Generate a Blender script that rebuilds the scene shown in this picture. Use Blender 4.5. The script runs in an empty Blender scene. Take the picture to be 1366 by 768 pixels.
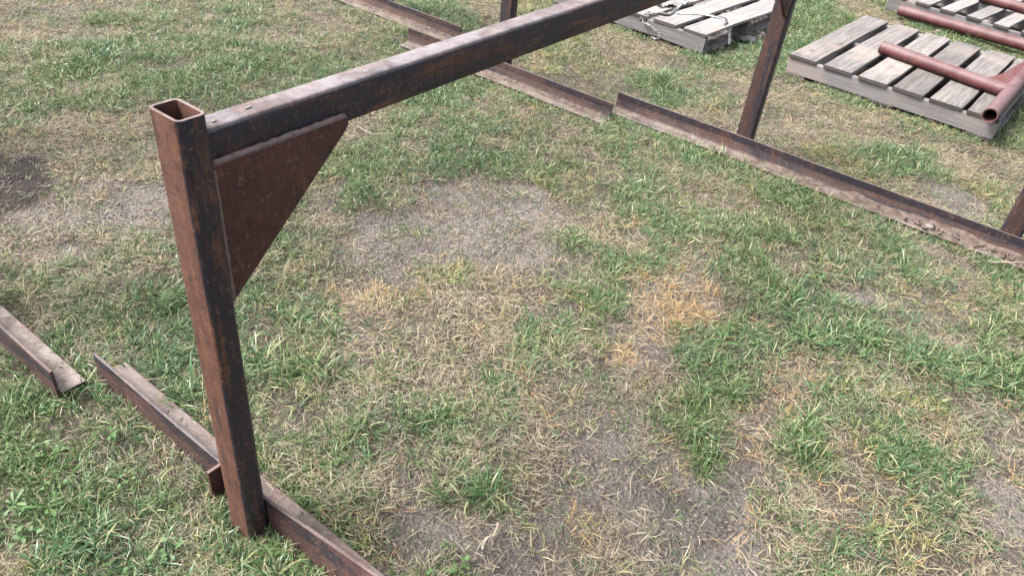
import bpy, math, random
import numpy as np
from mathutils import Vector, Matrix, Euler

# ------------------------------------------------------------------ camera, sky, sun, exposure
scene = bpy.context.scene
cam_data = bpy.data.cameras.new("camera")
cam = bpy.data.objects.new("camera", cam_data)
scene.collection.objects.link(cam)
cam.location = (1.0457, -0.5466, 1.5022)
cam.rotation_euler = (0.9319, -0.0943, 0.6554)
cam_data.sensor_width = 36.0
cam_data.lens = 26.94
cam_data.clip_start = 0.05
cam_data.clip_end = 400.0
scene.camera = cam

SUN_EL, SUN_AZ = 54.0, 232.0          # compass-like: direction to the sun measured from +Y, clockwise
world = bpy.data.worlds.new("World")
scene.world = world
world.use_nodes = True
wn, wl = world.node_tree.nodes, world.node_tree.links
wn.clear()
w_out = wn.new("ShaderNodeOutputWorld")
w_bg = wn.new("ShaderNodeBackground")
w_sky = wn.new("ShaderNodeTexSky")
w_sky.sky_type = 'NISHITA'
w_sky.sun_disc = False
w_sky.sun_elevation = math.radians(SUN_EL)
w_sky.sun_rotation = math.radians(SUN_AZ)
w_sky.air_density = 1.0
w_sky.dust_density = 4.0
w_hsv = wn.new("ShaderNodeHueSaturation")
w_hsv.inputs["Saturation"].default_value = 0.42     # cloud-veiled sky: nearly white light
wl.new(w_sky.outputs[0], w_hsv.inputs["Color"])
wl.new(w_hsv.outputs[0], w_bg.inputs[0])
w_bg.inputs[1].default_value = 0.07
wl.new(w_bg.outputs[0], w_out.inputs[0])

sun_data = bpy.data.lights.new("sun", 'SUN')
sun = bpy.data.objects.new("sun", sun_data)
scene.collection.objects.link(sun)
sun_data.energy = 1.5
sun_data.angle = math.radians(22)
sun_data.color = (1.0, 0.985, 0.965)
a, e = math.radians(SUN_AZ), math.radians(SUN_EL)
to_sun = Vector((math.sin(a) * math.cos(e), math.cos(a) * math.cos(e), math.sin(e)))
sun.rotation_euler = to_sun.to_track_quat('Z', 'Y').to_euler()

scene.view_settings.view_transform = 'Standard'
scene.view_settings.look = 'None'
scene.view_settings.gamma = 1.0
scene.view_settings.exposure = 2.9
scene.view_settings.use_curve_mapping = False
scene.cycles.max_bounces = 5
scene.cycles.diffuse_bounces = 2
scene.cycles.glossy_bounces = 2
scene.cycles.transmission_bounces = 3
scene.cycles.caustics_reflective = False
scene.cycles.caustics_refractive = False

# ------------------------------------------------------------------ helpers
COL = scene.collection
rng = np.random.default_rng(11)
random.seed(5)

def tag(o, label=None, cat=None, group=None, kind=None):
    for k, v in (("label", label), ("category", cat), ("group", group), ("kind", kind)):
        if v: o[k] = v
    return o

def mesh_obj(name, V, F, mat=None, parent=None, smooth=False, attrs=None, link=True):
    me = bpy.data.meshes.new(name)
    me.from_pydata([tuple(v) for v in V], [], [tuple(f) for f in F])
    if smooth: me.polygons.foreach_set("use_smooth", [True] * len(me.polygons))
    for k, vals in (attrs or {}).items():
        at = me.attributes.new(k, 'FLOAT', 'FACE' if len(vals) == len(F) and len(vals) != len(V) else 'POINT')
        at.data.foreach_set("value", list(vals))
    me.update()
    if mat: me.materials.append(mat)
    o = bpy.data.objects.new(name, me)
    if link: COL.objects.link(o)
    if parent: o.parent = parent
    return o

def empty(name, loc=(0, 0, 0), rz=0.0):
    o = bpy.data.objects.new(name, None)
    o.empty_display_size = 0.1
    COL.objects.link(o)
    o.location = loc
    o.rotation_euler = (0, 0, rz)
    return o

def hsh(ix, iy, seed):
    n = (ix.astype(np.int64) * 374761393 + iy.astype(np.int64) * 668265263 + seed * 1442695041) & 0xffffffff
    n = ((n ^ (n >> 13)) * 1274126177) & 0xffffffff
    n = ((n ^ (n >> 16)) * 2246822519) & 0xffffffff
    return ((n ^ (n >> 15)) & 0xffffff) / float(0xffffff)

def vnoise(x, y, scale, seed=0):
    x = np.asarray(x, float) * scale; y = np.asarray(y, float) * scale
    ix, iy = np.floor(x), np.floor(y)
    fx, fy = x - ix, y - iy
    fx = fx * fx * (3 - 2 * fx); fy = fy * fy * (3 - 2 * fy)
    a_ = hsh(ix, iy, seed); b_ = hsh(ix + 1, iy, seed); c_ = hsh(ix, iy + 1, seed); d_ = hsh(ix + 1, iy + 1, seed)
    return (a_ * (1 - fx) + b_ * fx) * (1 - fy) + (c_ * (1 - fx) + d_ * fx) * fy

def fbm(x, y, scale, seed=0, octv=4, gain=0.5):
    s, amp, tot = 0.0, 1.0, 0.0
    for k in range(octv):
        s = s + amp * vnoise(x, y, scale * 2 ** k, seed + 17 * k); tot += amp; amp *= gain
    return s / tot

# ------------------------------------------------------------------ materials
def new_mat(name):
    m = bpy.data.materials.new(name)
    m.use_nodes = True
    n, l = m.node_tree.nodes, m.node_tree.links
    n.clear()
    out = n.new("ShaderNodeOutputMaterial")
    return m, n, l, out

class NB:
    """small node-building helper"""
    def __init__(s, n, l): s.n, s.l = n, l
    def put(s, sock, v):
        if hasattr(v, "is_linked"): s.l.new(v, sock)
        elif isinstance(v, tuple) and len(v) == 3 and sock.type == 'RGBA': sock.default_value = (*v, 1)
        else: sock.default_value = v
    def coord(s, which="Object"): return s.n.new("ShaderNodeTexCoord").outputs[which]
    def pos(s): return s.n.new("ShaderNodeNewGeometry").outputs["Position"]
    def map(s, v, scale=(1, 1, 1), loc=(0, 0, 0)):
        m = s.n.new("ShaderNodeMapping"); s.put(m.inputs["Vector"], v)
        m.inputs["Scale"].default_value = scale; s.put(m.inputs["Location"], loc); return m.outputs[0]
    def noise(s, v, scale, detail=4, rough=0.6, dist=0.0):
        t = s.n.new("ShaderNodeTexNoise"); s.put(t.inputs["Vector"], v); t.inputs["Scale"].default_value = scale
        t.inputs["Detail"].default_value = detail; t.inputs["Roughness"].default_value = rough
        t.inputs["Distortion"].default_value = dist; return t.outputs["Fac"]
    def vor(s, v, scale, feature='F1'):
        t = s.n.new("ShaderNodeTexVoronoi"); s.put(t.inputs["Vector"], v); t.feature = feature
        t.inputs["Scale"].default_value = scale; return t.outputs["Distance"]
    def ramp(s, f, lo, hi, a=0.0, b=1.0):
        t = s.n.new("ShaderNodeMapRange"); t.interpolation_type = 'SMOOTHSTEP'
        s.put(t.inputs[0], f); t.inputs[1].default_value = lo; t.inputs[2].default_value = hi
        t.inputs[3].default_value = a; t.inputs[4].default_value = b; return t.outputs[0]
    def mix(s, f, a, b, mode='MIX'):
        t = s.n.new("ShaderNodeMix"); t.data_type = 'RGBA'; t.blend_type = mode
        s.put(t.inputs[0], f); s.put(t.inputs[6], a); s.put(t.inputs[7], b); return t.outputs[2]
    def math(s, op, a, b=0.0):
        t = s.n.new("ShaderNodeMath"); t.operation = op; s.put(t.inputs[0], a); s.put(t.inputs[1], b); return t.outputs[0]
    def attr(s, name):
        t = s.n.new("ShaderNodeAttribute"); t.attribute_name = name; return t.outputs["Fac"]
    def rnd(s): return s.n.new("ShaderNodeObjectInfo").outputs["Random"]
    def bump(s, h, strength=0.3, dist=0.01):
        t = s.n.new("ShaderNodeBump"); t.inputs["Strength"].default_value = strength
        t.inputs["Distance"].default_value = dist; s.put(t.inputs["Height"], h); return t.outputs[0]
    def principled(s, color, rough=0.8, spec=0.3, normal=None):
        t = s.n.new("ShaderNodeBsdfPrincipled"); s.put(t.inputs["Base Color"], color)
        s.put(t.inputs["Roughness"], rough); s.put(t.inputs["Specular IOR Level"], spec)
        if normal is not None: s.l.new(normal, t.inputs["Normal"])
        return t

def rust_mat(name, axis, mill=0.5, orange=0.35, brown=(0.088, 0.045, 0.036), dust_amt=1.0, streak=0.4, dust_sheen_cols=((0.115, 0.094, 0.080), (0.235, 0.20, 0.178))):
    """hot-rolled steel gone rusty: mill scale, brown rust, orange blooms along the member, dried dust where 'dust' is set"""
    m, n, l, out = new_mat(name); b = NB(n, l)
    st = {'x': (1.2, 9, 9), 'y': (9, 1.2, 9), 'z': (9, 9, 1.2)}[axis]
    c = b.coord("Object")
    off = b.math('MULTIPLY', b.rnd(), 37.0)
    cc = n.new("ShaderNodeVectorMath"); cc.operation = 'ADD'; l.new(c, cc.inputs[0]); l.new(off, cc.inputs[1]); c = cc.outputs[0]
    cs = b.map(c, st)
    n1 = b.noise(cs, 2.2, 5, 0.62, 0.3)
    n2 = b.noise(cs, 5.5, 6, 0.7, 0.5)
    n3 = b.noise(c, 90, 4, 0.7)
    n4 = b.noise(c, 14, 5, 0.65)
    col = b.mix(b.ramp(n4, 0.3, 0.72), brown, tuple(v * 1.45 for v in brown))
    mk = b.math('ADD', n1, b.math('MULTIPLY', b.attr("mill"), 0.32))
    col = b.mix(b.ramp(mk, 0.62 - 0.2 * mill, 0.74 - 0.2 * mill), col, (0.019, 0.0175, 0.023))
    om = b.math('MULTIPLY', b.ramp(n2, 0.62 - 0.15 * orange, 0.75 - 0.1 * orange), b.ramp(n3, 0.3, 0.6, 0.25, 1.0))
    col = b.mix(b.math('MULTIPLY', om, 0.8), col, (0.120, 0.052, 0.026))
    col = b.mix(b.ramp(n3, 0.55, 0.68, 0, 0.7), col, (0.125, 0.066, 0.050))
    col = b.mix(b.ramp(b.noise(c, 38, 6, 0.78), 0.48, 0.36, 0, 0.7), col, (0.022, 0.015, 0.015))
    col = b.mix(b.ramp(b.noise(c, 160, 2, 0.5), 0.32, 0.2, 0, 0.6), col, (0.015, 0.010, 0.010))
    sn = b.noise(b.map(c, (11, 11, 4.0)), 2.2, 6, 0.65, 0.5)      # water runs
    col = b.mix(b.ramp(sn, 0.57, 0.64, 0, streak), col, (0.016, 0.009, 0.008))
    col = b.mix(b.ramp(sn, 0.42, 0.36, 0, streak * .6), col, (0.115, 0.047, 0.026))
    # dried dust and mud film; the beam's tones also carry painted sky reflection
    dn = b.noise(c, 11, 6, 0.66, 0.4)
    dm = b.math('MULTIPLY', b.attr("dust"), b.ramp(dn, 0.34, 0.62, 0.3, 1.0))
    dcol = b.mix(n3, *dust_sheen_cols)
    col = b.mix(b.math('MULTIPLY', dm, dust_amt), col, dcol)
    ro = b.ramp(mk, 0.45, 0.75, 0.72, 0.42)
    ro = b.math('MAXIMUM', ro, b.math('MULTIPLY', dm, 0.8))
    h = b.math('ADD', b.math('MULTIPLY', n3, 0.5), n4)
    p = b.principled(col, ro, 0.28, b.bump(h, 0.6, 0.002))
    l.new(p.outputs[0], out.inputs[0])
    return m

def wood_mat(name, axis='y', c0=(0.072, 0.062, 0.057), c1=(0.175, 0.156, 0.147)):
    """grey weathered softwood, grain along the board"""
    m, n, l, out = new_mat(name); b = NB(n, l)
    c = b.coord("Object")
    off = b.math('MULTIPLY', b.rnd(), 53.0)
    cc = n.new("ShaderNodeVectorMath"); cc.operation = 'ADD'; l.new(c, cc.inputs[0]); l.new(off, cc.inputs[1]); c = cc.outputs[0]
    st = (30, 1.3, 30) if axis == 'y' else (1.3, 30, 30)
    g1 = b.noise(b.map(c, st), 2.4, 5, 0.7, 0.6)
    g2 = b.noise(b.map(c, tuple(v * 3 for v in st)), 3.0, 3, 0.6)
    bl = b.noise(c, 6, 5, 0.65)
    col = b.mix(b.ramp(g1, 0.28, 0.72), c0, c1)
    col = b.mix(b.ramp(bl, 0.45, 0.72, 0, 0.55), col, (0.13, 0.105, 0.09))
    col = b.mix(b.ramp(b.noise(c, 3.0, 3, 0.5), 0.5, 0.7, 0, 0.35), col, (0.27, 0.21, 0.17))
    col = b.mix(b.ramp(g2, 0.36, 0.24, 0, 0.8), col, (0.085, 0.07, 0.06))
    tone = b.ramp(b.rnd(), 0, 1, 0.72, 1.12)
    hs = n.new("ShaderNodeHueSaturation"); l.new(col, hs.inputs["Color"]); l.new(tone, hs.inputs["Value"])
    hs.inputs["Saturation"].default_value = 0.85
    vd = b.vor(b.map(c, (1, .55, 1) if axis == 'y' else (.55, 1, 1)), 4.2)     # knots
    col = b.mix(b.ramp(vd, 0.085, 0.03, 0, 0.75), hs.outputs[0], (0.07, 0.05, 0.04))
    col = b.mix(b.math('MULTIPLY', b.attr("endgrain_shade"), 0.85), col, (0.035, 0.029, 0.026))  # board ends darkened: weathered end grain, with their shade put into the colour
    p = b.principled(col, 0.85, 0.2, b.bump(b.math('ADD', g1, g2), 0.6, 0.002))
    l.new(p.outputs[0], out.inputs[0])
    return m

def blade_mat(name, cols, alt, dry=0.0, rough=0.55, trans=0.25, patch=1.0):
    """grass blade: colour by blade, by tuft and by patch of lawn"""
    m, n, l, out = new_mat(name); b = NB(n, l)
    pz = b.pos()
    big = b.noise(pz, 1.6, 3, 0.6)
    med = b.noise(pz, 7.0, 3, 0.6)
    col = b.mix(b.attr("bv"), cols[0], cols[1])
    col = b.mix(b.math('MULTIPLY', b.ramp(big, 0.38, 0.64), 0.7 * patch), col, cols[2])
    col = b.mix(b.ramp(b.rnd(), 0.55, 1.0, 0, 0.6), col, cols[3])
    col = b.mix(b.ramp(b.math('ADD', b.attr("bv2"), b.math('MULTIPLY', med, 0.25)), 0.78 - dry, 1.0 - dry, 0, 0.9), col, alt)
    col = b.mix(b.ramp(b.attr("bt"), 0.55, 1.0, 0, 0.45), col, alt)      # dry tips
    p = b.principled(col, rough, 0.3)
    t = n.new("ShaderNodeBsdfTranslucent"); l.new(col, t.inputs[0])
    mx = n.new("ShaderNodeMixShader"); mx.inputs[0].default_value = trans
    l.new(p.outputs[0], mx.inputs[1]); l.new(t.outputs[0], mx.inputs[2]); l.new(mx.outputs[0], out.inputs[0])
    return m

def plain_mat(name, c0, c1, scale=20, rough=0.8, spec=0.3, bump=0.3, dist=0.002):
    m, n, l, out = new_mat(name); b = NB(n, l)
    c = b.coord("Object")
    f = b.noise(c, scale, 5, 0.65)
    col = b.mix(b.ramp(f, 0.3, 0.7), c0, c1)
    p = b.principled(col, rough, spec, b.bump(b.noise(c, scale * 3, 4, 0.6), bump, dist))
    l.new(p.outputs[0], out.inputs[0])
    return m

M = {
    'post': rust_mat('rust_post', 'z', 0.25, 0.8, brown=(0.056, 0.0245, 0.0170), dust_sheen_cols=((0.13, 0.105, 0.104), (0.21, 0.175, 0.172))),
    'beam': rust_mat('rust_beam', 'y', 0.55, 0.7, brown=(0.044, 0.023, 0.0185), dust_sheen_cols=((0.115, 0.104, 0.108), (0.235, 0.215, 0.22))),  # grey top tones: dust with the sky's reflection painted into the colour
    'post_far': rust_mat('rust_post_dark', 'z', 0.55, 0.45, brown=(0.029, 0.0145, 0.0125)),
    'plate': rust_mat('rust_plate', 'z', 0.05, 0.25, brown=(0.042, 0.0175, 0.0140), streak=0.45),
    'rail': rust_mat('rust_rail', 'x', 0.45, 0.3, brown=(0.040, 0.0215, 0.0185)),
    'weld': rust_mat('rust_weld', 'y', 0.1, 0.2, brown=(0.085, 0.056, 0.051)),
    'wood': wood_mat('weathered_deck', 'y'),
    'stringer': wood_mat('weathered_stringer', 'x', (0.095, 0.086, 0.086), (0.168, 0.155, 0.155)),
    'wood_pale': wood_mat('pale_deck', 'y', (0.125, 0.115, 0.109), (0.215, 0.20, 0.192)),
    'nail': plain_mat('nail_dark', (0.02, 0.015, 0.013), (0.05, 0.035, 0.03), 60),
    'pebble': plain_mat('pebble', (0.09, 0.075, 0.066), (0.17, 0.148, 0.133), 30),
    'dirt': plain_mat('dirt_crumb', (0.050, 0.036, 0.030), (0.115, 0.088, 0.075), 40, 0.95, 0.1, 0.7, 0.004),
    'crumb': plain_mat('soil_crumb', (0.060, 0.051, 0.045), (0.165, 0.145, 0.13), 25, 0.95, 0.1, 0.5, 0.002),
    'strap_white': plain_mat('strap_white', (0.105, 0.10, 0.093), (0.19, 0.183, 0.172), 40),
    'strap_grey': plain_mat('strap_grey', (0.30, 0.29, 0.28), (0.42, 0.41, 0.40), 40),
    'black_cloth': plain_mat('black_cloth', (0.015, 0.015, 0.018), (0.05, 0.05, 0.055), 40, 0.9),
    'twig': plain_mat('dry_twig', (0.16, 0.13, 0.10), (0.27, 0.225, 0.175), 60),
}

def red_mat():
    m, n, l, out = new_mat('worn_red_primer'); b = NB(n, l)
    c = b.coord("Object")
    n1 = b.noise(c, 7, 6, 0.68, 0.4); n2 = b.noise(c, 60, 4, 0.7)
    col = b.mix(b.ramp(n1, 0.35, 0.65), (0.050, 0.0115, 0.0115), (0.076, 0.022, 0.022))
    col = b.mix(b.ramp(n2, 0.54, 0.62, 0, 0.85), col, (0.040, 0.018, 0.016))
    col = b.mix(b.ramp(b.noise(c, 24, 5, 0.7), 0.56, 0.66, 0, 0.7), col, (0.11, 0.05, 0.032))
    col = b.mix(b.math('MULTIPLY', b.attr("dust"), b.ramp(n1, 0.35, 0.6, 0.2, 0.75)), col, (0.105, 0.066, 0.065))
    p = b.principled(col, 0.6, 0.4, b.bump(n2, 0.3, 0.001))
    l.new(p.outputs[0], out.inputs[0])
    return m
M['red'] = red_mat()
M['red_plate'] = rust_mat('red_primer_plate', 'y', 0.0, 0.3, brown=(0.070, 0.020, 0.018))

# ------------------------------------------------------------------ lawn survey: what grows where, points (x, y, kind) in metres
#  kinds: 0 lush green  1 green  2 mixed  3 straw  4 yellow-green  5 orange dead grass  6 thin  7 bare  8 dark bare  9 near-black bare  10 weeds  11 tan mat
SURVEY = np.array([
    (-3.39, 1.2, 6), (-3.27, 1.36, 6), (-3.15, 1.53, 1), (-3.03, 1.7, 1), (-2.9, 1.88, 2), (-2.77, 2.06, 1), (-2.63, 2.25, 2), (-2.49, 2.45, 6),
    (-2.35, 2.65, 2), (-2.2, 2.85, 1), (-2.05, 3.07, 1), (-1.89, 3.29, 3), (-1.73, 3.52, 4), (-1.56, 3.75, 4), (-1.38, 4, 2), (-1.2, 4.25, 1),
    (-1.02, 4.52, 3), (-0.82, 4.79, 1), (-0.62, 5.07, 0), (-0.41, 5.37, 0), (-0.19, 5.67, 3), (0.04, 5.99, 1), (0.27, 6.32, 1), (0.52, 6.66, 1),
    (-2.91, 0.96, 2), (-2.8, 1.11, 2), (-2.68, 1.26, 0), (-2.56, 1.41, 1), (-2.44, 1.57, 1), (-2.32, 1.73, 1), (-2.19, 1.89, 1), (-2.06, 2.06, 2),
    (-1.92, 2.24, 2), (-1.78, 2.42, 2), (-1.64, 2.6, 2), (-1.49, 2.8, 3), (-1.34, 2.99, 4), (-1.19, 3.19, 4), (-1.02, 3.4, 3), (-0.86, 3.62, 3),
    (-0.69, 3.84, 0), (-0.51, 4.07, 0), (-0.33, 4.31, 0), (-0.14, 4.55, 0), (0.06, 4.81, 1), (0.26, 5.07, 5), (0.47, 5.34, 1), (0.69, 5.63, 1),
    (-2.51, 0.77, 1), (-2.4, 0.9, 3), (-2.29, 1.03, 2), (-2.18, 1.17, 0), (-2.07, 1.31, 0), (-1.95, 1.45, 1), (-1.83, 1.6, 1), (-1.7, 1.75, 1),
    (-1.58, 1.91, 1), (-1.45, 2.07, 1), (-1.31, 2.23, 1), (-1.17, 2.4, 2), (-1.03, 2.57, 4), (-0.89, 2.75, 3), (-0.74, 2.93, 6), (-0.58, 3.11, 0),
    (-0.43, 3.31, 2), (-0.26, 3.5, 3), (-0.1, 3.71, 3), (0.08, 3.92, 1), (0.25, 4.13, 1), (0.44, 4.36, 1), (0.63, 4.59, 1), (0.82, 4.83, 0),
    (-2.17, 0.61, 2), (-2.07, 0.72, 3), (-1.97, 0.85, 6), (-1.86, 0.97, 3), (-1.75, 1.1, 3), (-1.64, 1.23, 3), (-1.52, 1.36, 6), (-1.41, 1.49, 6),
    (-1.29, 1.63, 3), (-1.16, 1.77, 1), (-1.04, 1.92, 1), (-0.91, 2.07, 2), (-0.78, 2.22, 2), (-0.64, 2.38, 2), (-0.5, 2.54, 1), (-0.36, 2.7, 1),
    (-0.21, 2.87, 3), (-0.06, 3.04, 3), (0.09, 3.22, 3), (0.25, 3.41, 3), (0.41, 3.59, 3), (0.58, 3.79, 4), (0.75, 3.99, 1), (0.93, 4.19, 1),
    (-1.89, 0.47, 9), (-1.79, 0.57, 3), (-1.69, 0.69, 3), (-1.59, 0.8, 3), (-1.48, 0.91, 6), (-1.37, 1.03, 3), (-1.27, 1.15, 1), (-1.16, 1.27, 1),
    (-1.04, 1.4, 0), (-0.93, 1.53, 2), (-0.81, 1.66, 0), (-0.69, 1.79, 0), (-0.56, 1.93, 1), (-0.44, 2.07, 2), (-0.31, 2.21, 1), (-0.17, 2.36, 2),
    (-0.04, 2.51, 1), (0.1, 2.66, 1), (0.24, 2.82, 3), (0.39, 2.98, 4), (0.54, 3.15, 1), (0.69, 3.32, 0), (0.85, 3.49, 3), (1.01, 3.67, 3),
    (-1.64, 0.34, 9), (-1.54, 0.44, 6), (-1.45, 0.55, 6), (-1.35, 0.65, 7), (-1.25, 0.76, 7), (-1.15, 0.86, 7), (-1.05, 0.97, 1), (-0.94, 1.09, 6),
    (-0.83, 1.2, 0), (-0.72, 1.32, 6), (-0.61, 1.44, 7), (-0.5, 1.56, 7), (-0.38, 1.68, 7), (-0.26, 1.81, 4), (-0.14, 1.94, 0), (-0.02, 2.07, 1),
    (0.11, 2.21, 3), (0.24, 2.34, 2), (0.37, 2.49, 1), (0.51, 2.63, 2), (0.65, 2.78, 4), (0.79, 2.93, 3), (0.93, 3.09, 7), (1.08, 3.24, 4),
    (-1.42, 0.24, 6), (-1.33, 0.33, 2), (-1.24, 0.43, 2), (-1.14, 0.52, 2), (-1.05, 0.62, 2), (-0.95, 0.72, 2), (-0.85, 0.82, 1), (-0.75, 0.92, 6),
    (-0.65, 1.03, 7), (-0.55, 1.14, 6), (-0.44, 1.24, 7), (-0.34, 1.36, 7), (-0.23, 1.47, 7), (-0.11, 1.59, 6), (0, 1.7, 3), (0.12, 1.82, 1),
    (0.24, 1.95, 2), (0.36, 2.07, 0), (0.48, 2.2, 1), (0.61, 2.33, 2), (0.74, 2.46, 1), (0.87, 2.6, 6), (1, 2.74, 2), (1.14, 2.88, 2), (-1.22, 0.14, 2),
    (-1.14, 0.23, 1), (-1.05, 0.32, 2), (-0.96, 0.41, 1), (-0.87, 0.5, 1), (-0.78, 0.59, 1), (-0.69, 0.68, 2), (-0.59, 0.78, 4), (-0.49, 0.88, 3),
    (-0.4, 0.98, 6), (-0.3, 1.08, 4), (-0.19, 1.18, 3), (-0.09, 1.28, 6), (0.02, 1.39, 6), (0.12, 1.5, 0), (0.23, 1.61, 1), (0.35, 1.72, 6),
    (0.46, 1.84, 0), (0.58, 1.95, 2), (0.69, 2.07, 2), (0.82, 2.19, 2), (0.94, 2.32, 1), (1.07, 2.45, 6), (1.19, 2.57, 1), (-1.05, 0.06, 3),
    (-0.97, 0.14, 2), (-0.89, 0.22, 1), (-0.8, 0.31, 0), (-0.72, 0.39, 0), (-0.63, 0.48, 0), (-0.54, 0.57, 1), (-0.45, 0.65, 4), (-0.36, 0.75, 5),
    (-0.26, 0.84, 4), (-0.17, 0.93, 3), (-0.07, 1.03, 3), (0.03, 1.12, 6), (0.13, 1.22, 4), (0.23, 1.32, 1), (0.34, 1.42, 5), (0.44, 1.53, 5),
    (0.55, 1.63, 1), (0.66, 1.74, 0), (0.77, 1.85, 1), (0.88, 1.96, 1), (1, 2.07, 6), (1.12, 2.19, 6), (1.24, 2.31, 2), (-0.9, -0.01, 3),
    (-0.82, 0.06, 1), (-0.74, 0.14, 1), (-0.66, 0.22, 1), (-0.58, 0.3, 0), (-0.49, 0.38, 1), (-0.41, 0.46, 0), (-0.32, 0.54, 2), (-0.23, 0.63, 6),
    (-0.14, 0.71, 6), (-0.05, 0.8, 3), (0.04, 0.89, 3), (0.13, 0.98, 1), (0.23, 1.07, 2), (0.33, 1.16, 6), (0.42, 1.26, 5), (0.52, 1.35, 1),
    (0.63, 1.45, 10), (0.73, 1.55, 0), (0.84, 1.65, 10), (0.94, 1.76, 10), (1.05, 1.86, 1), (1.16, 1.97, 6), (1.28, 2.08, 1), (-0.76, -0.08, 1),
    (-0.69, -0.01, 1), (-0.61, 0.06, 0), (-0.53, 0.14, 0), (-0.45, 0.21, 0), (-0.37, 0.29, 1), (-0.29, 0.37, 1), (-0.21, 0.44, 1), (-0.12, 0.52, 2),
    (-0.04, 0.6, 2), (0.05, 0.68, 3), (0.14, 0.77, 0), (0.23, 0.85, 4), (0.32, 0.94, 6), (0.41, 1.02, 6), (0.5, 1.11, 3), (0.6, 1.2, 0), (0.7, 1.29, 0),
    (0.79, 1.38, 3), (0.89, 1.48, 1), (1, 1.57, 2), (1.1, 1.67, 3), (1.2, 1.77, 0), (1.31, 1.87, 0), (-0.64, -0.14, 0), (-0.57, -0.07, 10),
    (-0.49, -0, 1), (-0.42, 0.07, 1), (-0.34, 0.14, 2), (-0.26, 0.21, 2), (-0.18, 0.28, 6), (-0.1, 0.35, 3), (-0.02, 0.43, 1), (0.06, 0.5, 1),
    (0.14, 0.58, 1), (0.23, 0.66, 2), (0.31, 0.74, 3), (0.4, 0.82, 6), (0.49, 0.9, 6), (0.58, 0.98, 0), (0.67, 1.07, 0), (0.76, 1.15, 3),
    (0.85, 1.24, 0), (0.95, 1.32, 2), (1.04, 1.41, 2), (1.14, 1.5, 4), (1.24, 1.6, 2), (1.34, 1.69, 6), (-0.53, -0.2, 0), (-0.45, -0.13, 10),
    (-0.38, -0.07, 10), (-0.31, -0, 2), (-0.24, 0.07, 6), (-0.16, 0.13, 0), (-0.09, 0.2, 1), (-0.01, 0.27, 1), (0.07, 0.34, 0), (0.14, 0.41, 6),
    (0.22, 0.49, 2), (0.31, 0.56, 3), (0.39, 0.63, 3), (0.47, 0.71, 7), (0.55, 0.79, 7), (0.64, 0.86, 6), (0.73, 0.94, 0), (0.81, 1.02, 3),
    (0.9, 1.1, 0), (0.99, 1.19, 4), (1.08, 1.27, 0), (1.18, 1.35, 0), (1.27, 1.44, 2), (1.37, 1.53, 6), (-0.42, -0.25, 10), (-0.35, -0.19, 10),
    (-0.29, -0.12, 0), (-0.22, -0.06, 1), (-0.14, 0, 2), (-0.07, 0.07, 2), (-0, 0.13, 2), (0.07, 0.2, 2), (0.15, 0.27, 2), (0.22, 0.33, 6),
    (0.3, 0.4, 2), (0.38, 0.47, 0), (0.46, 0.54, 3), (0.53, 0.61, 6), (0.62, 0.68, 7), (0.7, 0.76, 2), (0.78, 0.83, 7), (0.86, 0.91, 6), (0.95, 0.98, 6),
    (1.03, 1.06, 4), (1.12, 1.14, 4), (1.21, 1.22, 0), (1.3, 1.3, 2), (1.39, 1.38, 7), (-0.33, -0.29, 10), (-0.26, -0.23, 1), (-0.2, -0.17, 0),
    (-0.13, -0.12, 1), (-0.06, -0.05, 2), (0.01, 0.01, 1), (0.08, 0.07, 1), (0.15, 0.13, 2), (0.22, 0.19, 2), (0.29, 0.26, 6), (0.37, 0.32, 7),
    (0.44, 0.39, 6), (0.52, 0.46, 6), (0.59, 0.52, 6), (0.67, 0.59, 6), (0.75, 0.66, 7), (0.83, 0.73, 8), (0.91, 0.8, 7), (0.99, 0.87, 2),
    (1.07, 0.95, 3), (1.16, 1.02, 4), (1.24, 1.1, 4), (1.33, 1.17, 2), (1.41, 1.25, 7), (-0.24, -0.33, 3), (-0.18, -0.28, 10), (-0.11, -0.22, 1),
    (-0.05, -0.17, 1), (0.02, -0.11, 2), (0.09, -0.05, 1), (0.15, 0.01, 1), (0.22, 0.07, 1), (0.29, 0.13, 2), (0.36, 0.19, 6), (0.43, 0.25, 10),
    (0.5, 0.32, 8), (0.57, 0.38, 8), (0.65, 0.44, 3), (0.72, 0.51, 3), (0.8, 0.57, 8), (0.87, 0.64, 7), (0.95, 0.71, 7), (1.03, 0.78, 2),
    (1.11, 0.84, 1), (1.19, 0.91, 4), (1.27, 0.98, 3), (1.35, 1.06, 3), (1.43, 1.13, 6),
    # finer patches
    (0.779, 1.443, 11), (0.792, 1.348, 11), (0.806, 1.243, 11), (0.812, 1.161, 11), (0.817, 1.084, 11), (0.821, 1.015, 11), (0.775, 1.297, 11),
    (0.785, 1.203, 11), (0.794, 1.114, 11), (0.796, 1.042, 11), (0.755, 1.481, 11), (0.697, 1.311, 0), (0.712, 1.196, 0), (0.724, 1.068, 0),
    (0.852, 1.369, 0), (0.906, 1.161, 0), (0.897, 1.099, 0), (0.708, 1.461, 0), (0.727, 0.944, 0), (0.647, 1.427, 0), (0.309, 1.653, 5),
    (0.312, 1.533, 5), (0.315, 1.448, 5), (0.339, 1.334, 5), (0.396, 1.26, 5), (0.395, 1.186, 5), (0.401, 1.122, 5), (0.732, 0.722, 8),
    (0.804, 0.684, 8), (0.859, 0.692, 8), (0.699, 0.707, 8),
    (-1.382, 0.423, 7), (-1.316, 0.492, 7), (-1.199, 0.544, 7), (-1.314, 0.262, 7), (-1.251, 0.326, 7), (-1.429, 0.557, 7), (-1.509, 0.361, 7),
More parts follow.
